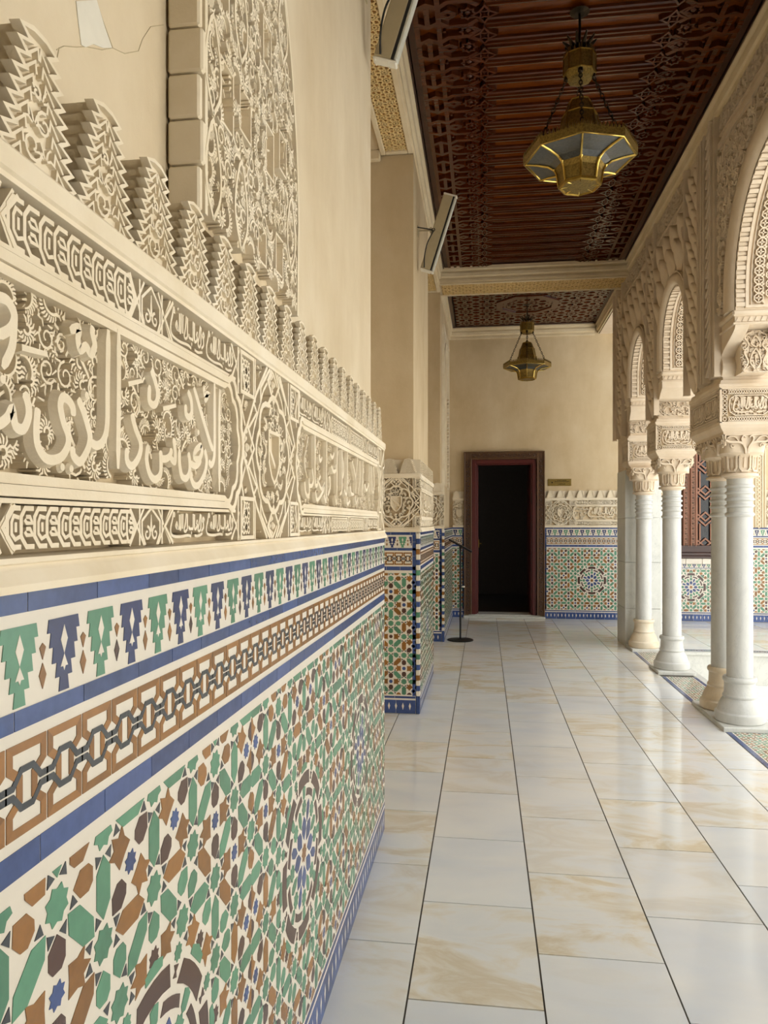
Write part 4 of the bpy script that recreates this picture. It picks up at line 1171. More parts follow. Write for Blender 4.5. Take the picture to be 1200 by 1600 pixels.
# upright carved border beside the window
t = thing('carved_border', 'upright band of small carved diamonds at the far right beyond the front columns', 'carved border', (4.1, YF, 1.43))
mb = MB(); mb.box((3.98, YF - .005, 1.43), (4.19, YF + .05, 3.2)); mb.build('ground', M_STUCCO_SHADE, t)
mb = MB()
for x in (3.99, 4.045, 4.14, 4.18): mb.ribbon([(x, 1.43), (x, 3.2)], .014, 0, .02)
z = 1.45
while z < 3.15: mb.ribbon([(4.0925 - .03, z), (4.0925, z + .03), (4.0925 + .03, z), (4.0925, z - .03)], .01, 0, .016, closed=True); mb.ribbon([(4.06, z + .03), (4.125, z + .03)], .008, 0, .012); z += .06
mb.build('strapwork', M_STUCCO, t, Frame((0, YF - .005, 0), (1, 0, 0), (0, 0, 1), (0, -1, 0)))

# ------------------------------------------------------------------ pierced arch screen standing proud of the near wall
t = thing('carved_arch_screen', 'tall arched panel of dense carved foliage above the near battlements', 'carved panel', (XD, 1.6, 1.95))
SU0, SUC, SR = 1.235, 1.235, .69
def sc_right(z):
    if z < 2.25: return 1.905 - .012 * (2.25 - z) / .35
    return 1.235 + .675 * max(0.0, 1 - ((z - 2.25) / .92) ** 2) ** .5
zz = np.linspace(Z7 + .002, 3.16, 34)
holes = [(1.30, 1.375, 2.47, 2.58), (1.43, 1.50, 2.62, 2.71), (1.44, 1.51, 2.30, 2.39), (1.62, 1.68, 2.30, 2.41), (1.33, 1.40, 2.26, 2.38), (1.56, 1.62, 2.08, 2.16), (1.73, 1.79, 2.36, 2.45), (1.60, 1.66, 2.54, 2.64), (1.70, 1.76, 2.1, 2.19)]
mb = MB(); o = [(SU0, z) for z in zz[::-1]] + [(sc_right(z), z) for z in zz]
mb.poly(o, -.066, -.03); mb.build('ground', M_STUCCO_SHADE, t, FR_NEAR)
mb = MB()     # scalloped jamb blocks on the left edge
z = Z7 + .002; k = 0
while z < 3.1: mb.box((SU0 - .012, z + .002, -.064), (SU0 + .006, z + .078, -.006 + .006 * (k % 2)), bevel=.004); z += .08; k += 1
mb.build('jamb_blocks', M_STUCCO, t, FR_NEAR)
mb = MB()
mb.ribbon([(sc_right(z) - .008, z) for z in zz], .014, -.03, -.002); mb.ribbon([(SU0 + .012, z) for z in zz], .014, -.03, -.002)
inh = lambda q, g=.0: any(a - g < q[0] < b + g and c - g < q[1] < d + g for a, b, c, d in holes)
for a, b, c, d in holes: mb.ribbon([(a, c), (b, c), (b, d), (a, d)], .006, -.03, -.006, closed=True)
for u in np.arange(1.28, 1.92, .0775):      # upright stems joined in pointed arches
    for v in np.arange(2.05, 3.05, .19):
        vo = .095 * (int(round((u - 1.28) / .0775)) % 2)
        P = [(u, v + vo), (u - .034, v + vo + .05), (u - .034, v + vo + .11), (u, v + vo + .18), (u + .034, v + vo + .11), (u + .034, v + vo + .05), (u, v + vo)]
        P = smooth(P, 3)
        if all(q[0] < sc_right(q[1]) - .01 and q[0] > SU0 and not inh(q, .002) and q[1] < 3.1 for q in P): mb.ribbon(P, .009, -.03, -.001)
ins = lambda q: q[1] > Z7 + .025 and SU0 + .02 < q[0] < sc_right(q[1]) - .02 and not inh(q, .01)
ataurique(mb, SU0 + .015, 1.92, 1.9, 3.08, .046, .0056, -.03, -.004, inside=ins, seed=3)
ataurique(mb, SU0 + .015, 1.94, 1.9, 3.08, .066, .006, -.03, -.010, inside=ins, seed=9)
mb.build('foliage', M_STUCCO, t, FR_NEAR)
mb = MB()
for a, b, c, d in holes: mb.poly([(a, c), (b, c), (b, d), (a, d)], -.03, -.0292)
mb.build('piercing', M_STUCCO_SHADE, t, FR_NEAR)

# blind carved arch on the wall just before the end doorway
t = thing('blind_arch', 'sliver of a blind carved arch on the left wall before the end doorway', 'blind arch', (XP, 10.35, 1.5))
mb = MB(); mb.box((XP + .0005, 9.6, 2.02), (XP + .006, 11.1, 4.1)); mb.build('ground', M_STUCCO_SHADE, t)
fp = Frame((XP + .006, 0, 0), (0, 1, 0), (0, 0, 1), (1, 0, 0)); mb = MB()
ring = [(9.72, 2.0), (9.72, 3.35)] + arc(10.35, 3.35, .63, PI, 0, 16) + [(10.98, 3.35), (10.98, 2.0)]
mb.ribbon(ring, .05, 0, .034); mb.ribbon([(9.62, 2.0), (9.62, 4.08), (11.08, 4.08), (11.08, 2.0)], .04, 0, .03)
z = 2.02
while z < 3.3:
    for y in (9.80, 10.90): mb.ribbon([(y - .03, z), (y, z + .03), (y + .03, z)], .02, 0, .03)
    z += .055
ataurique(mb, 9.66, 3.3, 11.04, 4.05, .12, .016, 0, .026, inside=lambda q: math.hypot(q[0] - 10.35, q[1] - 3.35) > .68 and q[1] > 3.3, seed=4)
mb.build('carving', M_STUCCO, t, fp)
# ------------------------------------------------------------------ arcade on the right
ar = struct(sempty('wall_right', (1.88, 5.0, 0)))
ARCH = [(4.55, .76, 3.09, .15), (6.94, .43, 3.20, .1), (8.485, .415, 3.165, .09), (2.16, .43, 3.20, .1), (.6, .415, 3.165, .09)]   # centre, radius, centre height, roll width
SPR = 2.955
def arch_curve(a, d=0.0, n=28, zs=SPR):
    yc, r, zc, _ = a
    P = [(yc + r + d, zs)] + [(yc + (r + d) * math.cos(t), zc + (r + d) * math.sin(t)) for t in np.linspace(0, PI, n)] + [(yc - r - d, zs)]
    return P
def arch_wall(mb, a, y0, y1, x0, x1, ztop):
    C = arch_curve(a)
    for x in (x0, x1):
        V = []; F = []
        for i in range(len(C) - 1):
            (ya, za), (yb, zb) = C[i], C[i + 1]
            if abs(ya - yb) < 1e-9: continue
            n = len(V); V += [(x, ya, za), (x, yb, zb), (x, yb, ztop), (x, ya, ztop)]; F.append((n, n + 1, n + 2, n + 3))
        for ya, yb in ((y0, a[0] - a[1]), (a[0] + a[1], y1)):
            n = len(V); V += [(x, ya, SPR), (x, yb, SPR), (x, yb, ztop), (x, ya, ztop)]; F.append((n, n + 1, n + 2, n + 3))
        mb.add(V, F)
    V = [(x, y, z) for y, z in C for x in (x0, x1)]
    mb.add(V, [(2 * i, 2 * i + 1, 2 * i + 3, 2 * i + 2) for i in range(len(C) - 1)])
    mb.add([(x0, y0, SPR), (x1, y0, SPR), (x1, a[0] - a[1], SPR), (x0, a[0] - a[1], SPR), (x0, a[0] + a[1], SPR), (x1, a[0] + a[1], SPR), (x1, y1, SPR), (x0, y1, SPR)], [(0, 1, 2, 3), (4, 5, 6, 7)])
mb = MB()
bounds = [(ARCH[4], -.25, 1.4), (ARCH[3], 1.4, 3.15), (ARCH[0], 3.15, 5.95), (ARCH[1], 5.95, 7.78), (ARCH[2], 7.78, 9.3)]
for a, y0, y1 in bounds: arch_wall(mb, a, y0, y1, XA, XB, 4.7)
mb.box((XA, 9.3, SPR), (XB, 9.9, 4.7)); mb.box((1.70, 9.25, 2.14), (2.06, 9.77, SPR)); mb.box((XA, YBACK, 0), (XB, -.25, 4.7))
mb.build('wall_body', M_STUCCO_ROSE, ar)
mb = MB(); mb.box((XA + .07, 9.9, 4.44), (XB, YFP, 4.7)); mb.build('end_lintel', M_STUCCO_ROSE, ar)
# roll mouldings and intrados
for k, a in enumerate(ARCH[:3]):
    mb = MB(); w = a[3]
    C = [(-y, z) for y, z in arch_curve(a, w / 2 + .004, 40)]
    mb.ribbon(C, w, 0, .045, prof=[(1, 0), (.95, .45), (.7, .85), (.25, 1), (-.35, .95), (-.8, .6), (-1, .1)])
    C = [(-y, z) for y, z in arch_curve(a, w + .012, 40)]; mb.ribbon(C, .014, 0, .03)
    mb.build('arch_moulding', M_STUCCO_ROSE, ar, FR_ARC, smooth=50)
    C = np.array(arch_curve(a, 0, 60)); sl = np.concatenate([[0], np.cumsum(np.hypot(*np.diff(C, axis=0).T))])
    nrm = np.gradient(C, axis=0); nrm = np.stack([-nrm[:, 1], nrm[:, 0]], 1); nrm /= np.hypot(*nrm.T)[:, None]
    def intr(P, C=C, sl=sl, nrm=nrm):
        s = P[:, 0]; y = np.interp(s, sl, C[:, 0]); z = np.interp(s, sl, C[:, 1]); ny = np.interp(s, sl, nrm[:, 0]); nz = np.interp(s, sl, nrm[:, 1])
        return np.stack([XA + P[:, 1], y + ny * P[:, 2], z + nz * P[:, 2]], 1)
    T = sl[-1]; mb = MB(); st = .062 if k == 0 else .05; s = .02
    while s < T - st:
        for xa, xb in ((.0, .058), (.302, .36)):
            mb.poly([(s, xa), (s + st * .45, xa), (s + st * .45, xb), (s, xb)], 0, .016); mb.poly([(s + st * .55, xa), (s + st * .85, xa), (s + st * .85, xb), (s + st * .55, xb)], 0, .007)
        s += st
    mb.build('voussoirs', M_STUCCO_ROSE, ar, intr)
    mb = MB(); N = 50
    for x in (.07, .29): mb.ribbon([(q, x) for q in np.linspace(.01, T - .01, N)], .022, 0, .018)
    for x in (.098, .262): mb.ribbon([(q, x) for q in np.linspace(.03, T - .03, N)], .007, 0, .012)
    for q in (.02, T - .02): mb.ribbon([(q, .06), (q, .3)], .02, 0, .014)
    p = .062
    for i in range(int(T / p)):
        for j in range(2):
            c = (.04 + (i + .5 + .5 * (j % 2)) * p, .105 + .0375 * (1 + 2 * j)); 
            if c[0] > T - .05: continue
            h = [(c[0] + .03 * math.cos(t), c[1] + .03 * math.sin(t)) for t in np.arange(0, 2 * PI - .01, PI / 4) + PI / 8]
            mb.ribbon(h, .0085, 0, .024, closed=True)
            for t in range(4): mb.ribbon([(c[0] + .004 * math.cos(t * PI / 2), c[1] + .004 * math.sin(t * PI / 2)), (c[0] + .02 * math.cos(t * PI / 2), c[1] + .02 * math.sin(t * PI / 2))], [.012, .007], 0, .023)
            for t in (PI / 4, 3 * PI / 4): mb.ribbon([(c[0] + .03 * math.cos(t), c[1] + .03 * math.sin(t)), (c[0] + .052 * math.cos(t), c[1] + .052 * math.sin(t))], .009, 0, .023)
    mb.build('carved_intrados', M_STUCCO_ROSE, ar, intr)

# impost blocks, corbels
def diamond_band(mb, u0, u1, v0, v1, p, w, h0, h1):
    n = max(1, int(round((u1 - u0) / p))); p = (u1 - u0) / n
    for i in range(n):
        mb.ribbon([(u0 + i * p, v0), (u0 + i * p + p, v1)], w, h0, h1, caps=False); mb.ribbon([(u0 + i * p, v1), (u0 + i * p + p, v0)], w, h0, h1, caps=False)
    mb.ribbon([(u0, v0), (u1, v0)], w, h0, h1); mb.ribbon([(u0, v1), (u1, v1)], w, h0, h1)
def impost(ya, yb, fine=True):
    xa, xb = 1.68, 2.08
    mb = MB(); mb.box((xa + .024, ya + .024, 2.22), (xb - .024, yb - .024, 2.47))
    blk = mb.build('impost_block', M_STUCCO_SHADE, ar)
    mb = MB()
    for a, b in ((2.215, 2.228), (2.462, 2.478)): mb.box((xa, ya, a), (xb, yb, b))
    for x in (xa, xb - .014):
        for y in (ya, yb - .014): mb.box((x, y, 2.22), (x + .014, y + .014, 2.47))
    # stepped mouldings above and hollow below
    def tier(z0, z1, e0, e1):
        V = [(x, y, z) for z, e in ((z0, e0), (z1, e1)) for x, y in ((xa - e, ya - e), (xb + e, ya - e), (xb + e, yb + e), (xa - e, yb + e))]
        mb.add(V, [(0, 1, 5, 4), (1, 2, 6, 5), (2, 3, 7, 6), (3, 0, 4, 7), (3, 2, 1, 0), (4, 5, 6, 7)])
    for z0, z1, e0, e1 in ((2.478, 2.50, .006, .006), (2.50, 2.53, -.002, -.012), (2.53, 2.556, -.03, -.03), (2.205, 2.215, .0, .0), (2.185, 2.205, -.012, -.002), (2.16, 2.185, -.032, -.012), (2.14, 2.16, -.038, -.034)): tier(z0, z1, e0, e1)
    mb.build('moulding', M_STUCCO_ROSE, blk)
    faces = [(Frame((0, ya + .024, 0), (1, 0, 0), (0, 0, 1), (0, -1, 0)), xa + .014, xb - .014), (Frame((xa + .024, 0, 0), (0, -1, 0), (0, 0, 1), (-1, 0, 0)), -yb + .014, -ya - .014)]
    for fr, u0, u1 in faces:
        mb = MB(); h = .024; d = .042
        diamond_band(mb, u0 + d, u1 - d, 2.232, 2.262, .017, .0052, 0, h); diamond_band(mb, u0 + d, u1 - d, 2.428, 2.458, .017, .0052, 0, h)
        for a, b in ((u0 + .004, u0 + d - .006), (u1 - d + .006, u1 - .004)):
            z = 2.272
            while z < 2.41: mb.ribbon([(a, z), (b, z + .03)], .0052, 0, h); mb.ribbon([(b, z), (a, z + .03)], .0052, 0, h); z += .0305
            mb.ribbon([(a, 2.27), (a, 2.42)], .005, 0, h); mb.ribbon([(b, 2.27), (b, 2.42)], .005, 0, h)
            for zc in (2.247, 2.443): mb.ribbon(arc((a + b) / 2, zc, .012, 0, 2 * PI, 9)[:-1], .006, 0, h, closed=True)
        L = u1 - u0 - 2 * d; n = 1 if L < .5 else 2
        for i in range(n):
            a = u0 + d + i * L / n + .008; b = u0 + d + (i + 1) * L / n - .008
            mb.ribbon([(a + .04, 2.274), (b - .04, 2.274), (b - .025, 2.285), (b - .006, 2.30), (b, 2.345), (b - .006, 2.39), (b - .025, 2.405), (b - .04, 2.416), (a + .04, 2.416), (a + .025, 2.405), (a + .006, 2.39), (a, 2.345), (a + .006, 2.30), (a + .025, 2.285)], .008, 0, h, closed=True)
            motto(mb, a + .015, 2.278, b - .015, 2.414, .0105, 0, .024)
            ataurique(mb, a + .01, 2.28, b - .01, 2.41, .033, .0052, 0, .016, seed=int(a * 100) % 97)
        mb.build('inscription', M_STUCCO_ROSE, blk, fr)
    return blk
def scurve(n=14):
    t = np.linspace(0, 1, n)
    return np.stack([.12 * np.sin(PI * np.minimum(t * 2.2, 1)) * (t < .46) + np.where(t < .46, 0, (1 - np.cos(PI * (t - .46) / .54)) / 2), t], 1)
def panel_carving(mb, z0, z1, shell):
    H = z1 - z0; h = .026
    if shell:
        eyefan(mb, (1.88, z0 + .35 * H), .06, PI / 2, .010, 0, h, 9, 3.4)
        for s in (1, -1): feather(mb, (1.88 + s * .09, z0 + .5 * H), .05, PI / 2 + s * .4, .008, 0, h, s); spiral(mb, (1.88 + s * .13, z0 + .35 * H), .03, 0, 1.2, .008, 0, h, s)
    else:
        for s in (1, -1):
            mb.ribbon(smooth([(1.88 + s * .006, z0 + .02), (1.88 + s * .035, z0 + .07), (1.88 + s * .022, z0 + .13), (1.88, z0 + .165)], 4), .010, 0, h)
            mb.ribbon(smooth([(1.88, z0 + .175), (1.88 + s * .03, z0 + .20), (1.88 + s * .015, z0 + .235), (1.88, z0 + .255)], 4), .010, 0, h)
            mb.ribbon(smooth([(1.88 + s * .083, z0 + .01), (1.88 + s * .05, z0 + .07), (1.88 + s * .075, z0 + .14), (1.88 + s * .045, z0 + .19), (1.88 + s * .072, z0 + .25), (1.88 + s * .02, z0 + .285)], 4), .011, 0, h)
            spiral(mb, (1.88 + s * .062, z0 + .045), .02, 0, 1.2, .008, 0, h, s); spiral(mb, (1.88 + s * .06, z0 + .235), .02, 0, 1.2, .008, 0, h, -s); spiral(mb, (1.88 + s * .075, z0 + .17), .014, 0, 1.2, .007, 0, h, s)
        mb.ribbon([(1.88, z0 + .06), (1.88, z0 + .12)], [.004, .014], 0, h)
    ataurique(mb, 1.795 if not shell else 1.71, z0 + .005, 1.965 if not shell else 2.05, z1 - .005, .04, .0065, 0, .018, seed=7)
def corbel(yb, yj, big=True):
    """bracket carrying the arch out over the opening: from the block face yb to the jamb yj"""
    z0, z1 = 2.556, 2.856; sg = 1 if yj > yb else -1; back = yb - sg * .1
    mb = MB()
    if big:
        P = [(yb + (yj - yb) * a, z0 + (z1 - z0) * b) for a, b in scurve(16)]
        for xa, xb in ((1.70, 1.79), (1.97, 2.06)):
            mb.sweep(P + [(back, z1), (back, z0)], (xa, 0, 0), (xb, 0, 0), (0, 1, 0), (0, 0, 1))
        py = yb + (yj - yb) * .45; mb.box((1.79, min(py, back), z0), (1.97, max(py, back), z1))
    else:
        zm = 2.705; P = [(yb + sg * .0, zm), (yb + (yj - yb) * .55, zm + .004), (yb + (yj - yb) * .75, zm + .05), (yj + sg * .012, zm + .09), (yj + sg * .012, z1)]
        mb.sweep(P + [(back, z1), (back, zm)], (1.69, 0, 0), (2.07, 0, 0), (0, 1, 0), (0, 0, 1))
        mb.box((1.70, min(yb, back), z0), (2.06, max(yb, back), zm)); py = yb; z1 = zm
        f2 = Frame((1.70, 0, 0), (0, -1, 0), (0, 0, 1), (-1, 0, 0))
    cb = mb.build('corbel', M_STUCCO_ROSE, ar, smooth=35)
    mb = MB(); panel_carving(mb, z0, z1, not big)
    for v in (z0 + .004, z1 - .006): mb.ribbon([(1.71 if not big else 1.79, v), (2.05 if not big else 1.97, v)], .008, 0, .014)
    mb.build('carved_panel', M_STUCCO_ROSE, cb, Frame((0, py, 0), (1, 0, 0), (0, 0, 1), (0, sg, 0)))
def slab(y0, y1):
    mb = MB(); mb.box((1.685, y0, 2.856), (2.075, y1, 2.872), bevel=.004); mb.box((1.70, y0 + .012, 2.872), (2.06, y1 - .012, 2.915)); mb.box((1.68, y0 - .008, 2.915), (2.08, y1 + .008, 2.957), bevel=.012)
    for a in range(9): 
        x = 1.72 + a * .04
        for fy, s in ((y0 + .012, -1), (y1 - .012, 1)): mb.add([(x - .016, fy, 2.877), (x + .016, fy, 2.877), (x, fy, 2.91), (x - .016, fy + s * .006, 2.877), (x + .016, fy + s * .006, 2.877), (x, fy + s * .006, 2.91)], [(3, 4, 5), (0, 1, 4, 3), (1, 2, 5, 4), (2, 0, 3, 5)])
    mb.build('springing_slab', M_STUCCO_ROSE, ar)
GR = [(5.58, 6.36, 5.31, 6.51), (7.58, 7.98, 7.37, 8.07), (9.0, 9.4, 8.9, 9.4), (2.74, 3.52, 2.59, 3.79), (1.12, 1.52, 1.015, 1.73)]
for ya, yb, ja, jb in GR:
    impost(ya, yb); corbel(ya + .03, ja, ya in (5.58,)); 
    if jb > yb + .02: corbel(yb - .03, jb, yb == 3.52)
    slab(ja, jb)
    mb = MB(); mb.box((1.72, ya + .05, 2.5), (2.04, yb - .05, 2.96)); mb.build('corbel_core', M_STUCCO_ROSE, ar)

# carved face of the arcade towards the passage (u = -Y)
def sebka(mb, ya, yb, za, zb, dy, dz, ok=None, dep=1.0):
    n = int(round((yb - ya) / dy)); dy = (yb - ya) / n; k = 0; z = za
    while z < zb - dz * .3:
        for i in range(n + (k % 2)):
            y = ya + (i + .5 - .5 * (k % 2)) * dy; w = dy * .5
            if (y - w < ya - 1e-4) or (y + w > yb + 1e-4): pass
            if ok and not ok(y, z): continue
            L = dz; rows = ((-.62, .10, .0), (-.45, .5, .012), (-.2, .86, .028), (.08, .95, .046), (.3, .72, .060), (.46, .34, .064), (.55, .04, .060))
            V = []; F = []
            for b, hw, h in rows:
                for a, q in ((-1, 0), (-.72, .7), (-.3, 1), (.3, 1), (.72, .7), (1, 0)): V.append((-min(max(y + a * hw * w, ya), yb), z + b * L, .002 + h * (.35 + .65 * q) * dep))
            for r in range(len(rows) - 1): F += [(r * 6 + c, r * 6 + c + 1, r * 6 + c + 7, r * 6 + c + 6) for c in range(5)]
            # blunt top edge back to the wall
            n0 = len(V); top = [3 * 6, 4 * 6, 5 * 6, 6 * 6, 6 * 6 + 5, 5 * 6 + 5, 4 * 6 + 5, 3 * 6 + 5]
            for q in range(len(rows)):
                for c in (0, 5): V.append((V[q * 6 + c][0], V[q * 6 + c][1], 0))
            for q in range(len(rows) - 1): F += [(q * 6, (q + 1) * 6, n0 + 2 * q + 2, n0 + 2 * q), ((q + 1) * 6 + 5, q * 6 + 5, n0 + 2 * q + 1, n0 + 2 * q + 3)]
            e = 6 * 6; F.append((e, e + 1, e + 2, e + 3, e + 4, e + 5, n0 + 13, n0 + 12))
            mb.add(V, F)
        z += dz * .62; k += 1
def over(a, e):     # outside the arch and its roll
    yc, r, zc, w = a
    def ok(y, z):
        if abs(y - yc) > r + w + e: return True
        return z > zc and math.hypot(y - yc, z - zc) > r + w + e
    return ok
for a, ya, yb in ((ARCH[1], 6.46, 7.50), (ARCH[2], 7.93, 9.2)):
    mb = MB(); sebka(mb, ya, yb, 3.0, 4.12, .26, .27, over(a, .07), 1.0); mb.build('sebka_panel', M_STUCCO_ROSE, ar, FR_ARC, smooth=60)
for ya, yb in ((6.07, 6.40), (7.56, 7.87), (9.28, 9.62)):
    mb = MB(); sebka(mb, ya, yb, 2.66, 4.36, .165, .16, None, .7); mb.build('sebka_strip', M_STUCCO_ROSE, ar, FR_ARC, smooth=60)
mb = MB()
for y in (5.615, 5.64, 5.70, 5.725, 5.875, 5.90, 5.945, 5.97, 6.02, 6.05, 6.425, 6.45, 7.53, 7.555, 7.88, 7.905, 9.245, 9.27, 9.64, 9.665, 9.87, 3.485, 3.46, 3.40, 3.375):
    mb.ribbon([(-y, 2.56), (-y, 4.44)], .014, 0, .05)
for ya, yb in ((6.46, 7.52), (7.92, 9.23)):
    mb.ribbon([(-yb, 4.23), (-ya, 4.23)], .03, 0, .024); mb.ribbon([(-yb, 4.20), (-ya, 4.20)], .014, 0, .014)
mb.ribbon([(-5.7, 4.22), (-3.4, 4.22)], .05, 0, .026); mb.ribbon([(-5.66, 4.18), (-3.44, 4.18)], .014, 0, .018)
mb.ribbon([(-5.7, 4.30), (-3.4, 4.30)], .014, 0, .016)
mb.build('frame_mouldings', M_STUCCO_ROSE, ar, FR_ARC)
mb = MB()
for z in np.arange(2.6, 4.42, .075):       # twisting leaf band and upper friezes
    mb.ribbon(smooth([(-5.85, z), (-5.80, z + .035), (-5.75, z + .085)], 3), .017, 0, .045); mb.ribbon([(-5.85, z + .04), (-5.775, z + .07)], .010, 0, .036)
ataurique(mb, -5.6, 4.32, -3.5, 4.44, .06, .0075, 0, .02, seed=21)
ataurique(mb, -7.52, 4.27, -6.46, 4.44, .06, .0075, 0, .02, seed=22); ataurique(mb, -9.22, 4.27, -7.92, 4.44, .06, .0075, 0, .02, seed=23)
mb.build('carved_band', M_STUCCO_ROSE, ar, FR_ARC)
mb = MB(); ok = over(ARCH[0], .05)
ataurique(mb, -5.6, 2.98, -3.5, 4.16, .075, .009, 0, .03, inside=lambda q: ok(-q[0], q[1]), seed=24)
ataurique(mb, -5.6, 2.98, -3.5, 4.16, .11, .013, 0, .036, inside=lambda q: ok(-q[0], q[1]), seed=25)
for sy in (1,):
    mb.ribbon(smooth([(-5.58, 3.9), (-5.4, 4.08), (-5.2, 4.1), (-5.28, 3.9), (-5.5, 3.75), (-5.54, 3.55)], 4), .022, 0, .024)
mb.build('carved_spandrel', M_STUCCO_ROSE, ar, FR_ARC)

# marble pier at the end of the arcade
mb = MB()
for z0, z1 in ((0.001, .46), (.463, 1.02), (1.023, 1.56), (1.563, 2.14)): mb.box((1.69, 9.24, z0), (2.11, 9.77, z1), bevel=.003)
pier = mb.build('marble_pier', M_SLAB, ar); pier['label'] = 'square pier of white marble slabs'

# ------------------------------------------------------------------ columns
CX = 1.88
def capital(t):
    mb = MB()
    mb.lathe([(.10, 1.862), (.103, 1.88), (.108, 1.97), (.112, 2.0)], 32)
    lv = []
    for z, half, pw in ((1.975, .108, 2.0), (1.995, .125, 2.4), (2.012, .15, 3.2), (2.03, .146, 4.5), (2.045, .142, 7), (2.14, .16, 12)):
        ring = []
        for i in range(32):
            a = 2 * PI * i / 32 + PI / 32; c, s = math.cos(a), math.sin(a)
            r = half / (abs(c) ** pw + abs(s) ** pw) ** (1 / pw)
            ring.append((r * c, r * s, z))
        lv += ring
    F = [(k * 32 + i, k * 32 + (i + 1) % 32, k * 32 + 32 + (i + 1) % 32, k * 32 + 32 + i) for k in range(5) for i in range(32)] + [tuple(range(160, 192))]
    mb.add(lv, F)
    cap = mb.build('capital', M_STUCCO_ROSE, t, smooth=40, fn=lambda V: V + np.array(t.location))
    # looped flutes on the drum
    mb = MB(); n = 8; R = .104
    for i in range(n):
        a = 2 * PI * i / n * R; d = .30 * R
        mb.ribbon([(a - d, 1.998), (a - d, 1.90), (a - d * .6, 1.880), (a + d * .6, 1.880), (a + d, 1.90), (a + d, 1.998)], .013, 0, .016)
        mb.ribbon([(a, 1.99), (a, 1.905)], [.012, .02], 0, .008)
        b = a + PI * R / n
        for z in (1.88, 1.905, 1.93, 1.955, 1.98): mb.ribbon([(b - .006, z), (b, z + .012), (b + .006, z)], .006, 0, .010)
    def cyl(P):
        r = R + P[:, 2] + .06 * np.maximum(P[:, 1] - 1.9, 0); a = P[:, 0] / R
        return np.stack([r * np.cos(a), r * np.sin(a), P[:, 1]], 1) + np.array(t.location)
    mb.build('fluting', M_STUCCO_ROSE, cap, cyl)
    mb = MB()
    for s in (1, -1):
        mb.ribbon(smooth([(s * .008, 2.0), (s * .012, 2.04), (s * .035, 2.075), (s * .075, 2.085), (s * .12, 2.085), (s * .15, 2.10)], 4), [.016] * 21, 0, .022)
        mb.ribbon(smooth([(s * .012, 2.05), (s * .04, 2.10), (s * .03, 2.128), (s * .012, 2.118)], 4), .010, 0, .022)
        mb.ribbon(smooth([(s * .06, 2.09), (s * .085, 2.12), (s * .12, 2.125), (s * .14, 2.11)], 4), .008, 0, .018)
        mb.ribbon([(s * .148, 2.06), (s * .152, 2.135)], .012, 0, .012)
        spiral(mb, (s * .1, 2.06), .016, 0, 1.1, .007, 0, .012, s)
    mb.ribbon([(-.155, 2.136), (.155, 2.136)], .008, 0, .012)
    lv = MB()
    for k in range(4):
        c, s = round(math.cos(k * PI / 2)), round(math.sin(k * PI / 2))
        f = Frame((.143 * c, .143 * s, 0), (-s, c, 0), (0, 0, 1), (c, s, 0))
        def g(V, f=f):
            U = V.copy(); U[:, 2] += .16 * np.maximum(V[:, 1] - 2.045, 0) * 1.1; return f(U)
        lv.merge(mb, g)
    lv.build('leaf_carving', M_STUCCO_ROSE, cap, lambda V: V + np.array(t.location))
def make_column(x, y, label, group, bmat):
    t = thing('column', label, 'column', (x, y, 0), group)
    fn = lambda V: V + np.array(t.location)
    mb = MB(); mb.lathe([(.02, .032), (.166, .032), (.173, .04), (.175, .07), (.172, .098), (.165, .105), (.158, .11), (.154, .125), (.146, .15), (.128, .185), (.117, .20), (.115, .205), (.119, .212), (.119, .222), (.113, .23), (.109, .24), (.106, .30), (.107, .318), (.116, .328), (.119, .338), (.117, .352), (.11, .36), (.02, .36)], 48)
    mb.build('base', bmat, t, fn, smooth=35)
    mb = MB(); mb.lathe([(.091, .358), (.091, .5), (.090, 1.1), (.088, 1.552), (.088, 1.80), (.09, 1.835)], 40); mb.build('shaft', M_MARBLE, t, fn, smooth=40)
    mb = MB()
    for z in (1.562, 1.626, 1.674, 1.722, 1.77):
        h = .014 if z > 1.6 else .018
        mb.lathe([(.086, z - h), (.094, z - h * .8), (.101, z - h * .3), (.102, z), (.101, z + h * .3), (.094, z + h * .8), (.086, z + h)], 40)
    mb.build('collar_rings', M_MARBLE, t, fn, smooth=50)
    mb = MB(); mb.lathe([(.088, 1.826), (.098, 1.83), (.103, 1.838), (.124, 1.842), (.128, 1.852), (.124, 1.862), (.10, 1.868)], 40); mb.build('astragal', M_STUCCO_ROSE, t, fn, smooth=40)
    capital(t)
    return t
c0 = make_column(CX, 5.78, 'marble column at the front of the coupled pair, nearest of all', 'arcade columns', M_MARBLE)
cols = [(CX, 6.16, 'marble column at the back of the coupled pair, half hidden by its twin'), (CX, 7.78, 'single marble column standing between the coupled pair and the slab pier'),
        (CX - .01, 9.058, 'most distant marble column, set against the slab pier on its peach base'), (2.2, 9.965, 'sliver of marble column peeping out behind the slab pier')]
for x, y, l in cols:
    c = dup(c0, (x, y, 0), l)
    if y in (6.16, 9.058):       # bases of a warmer, stained stone
        for ch in c.children:
            if ch.name.startswith('base'): ch.data = ch.data.copy(); ch.data.materials[0] = M_MARBLE_WARM; ch['label'] = 'peach stained base'
for y in (3.32, 2.94, 1.32): dup(c0, (CX, y, 0), {3.32: 'marble column of the nearer pair outside the picture, facing the middle arch', 2.94: 'marble column of the nearer pair outside the picture, away from the middle arch', 1.32: 'lone marble column nearest the viewer outside the picture'}[y])
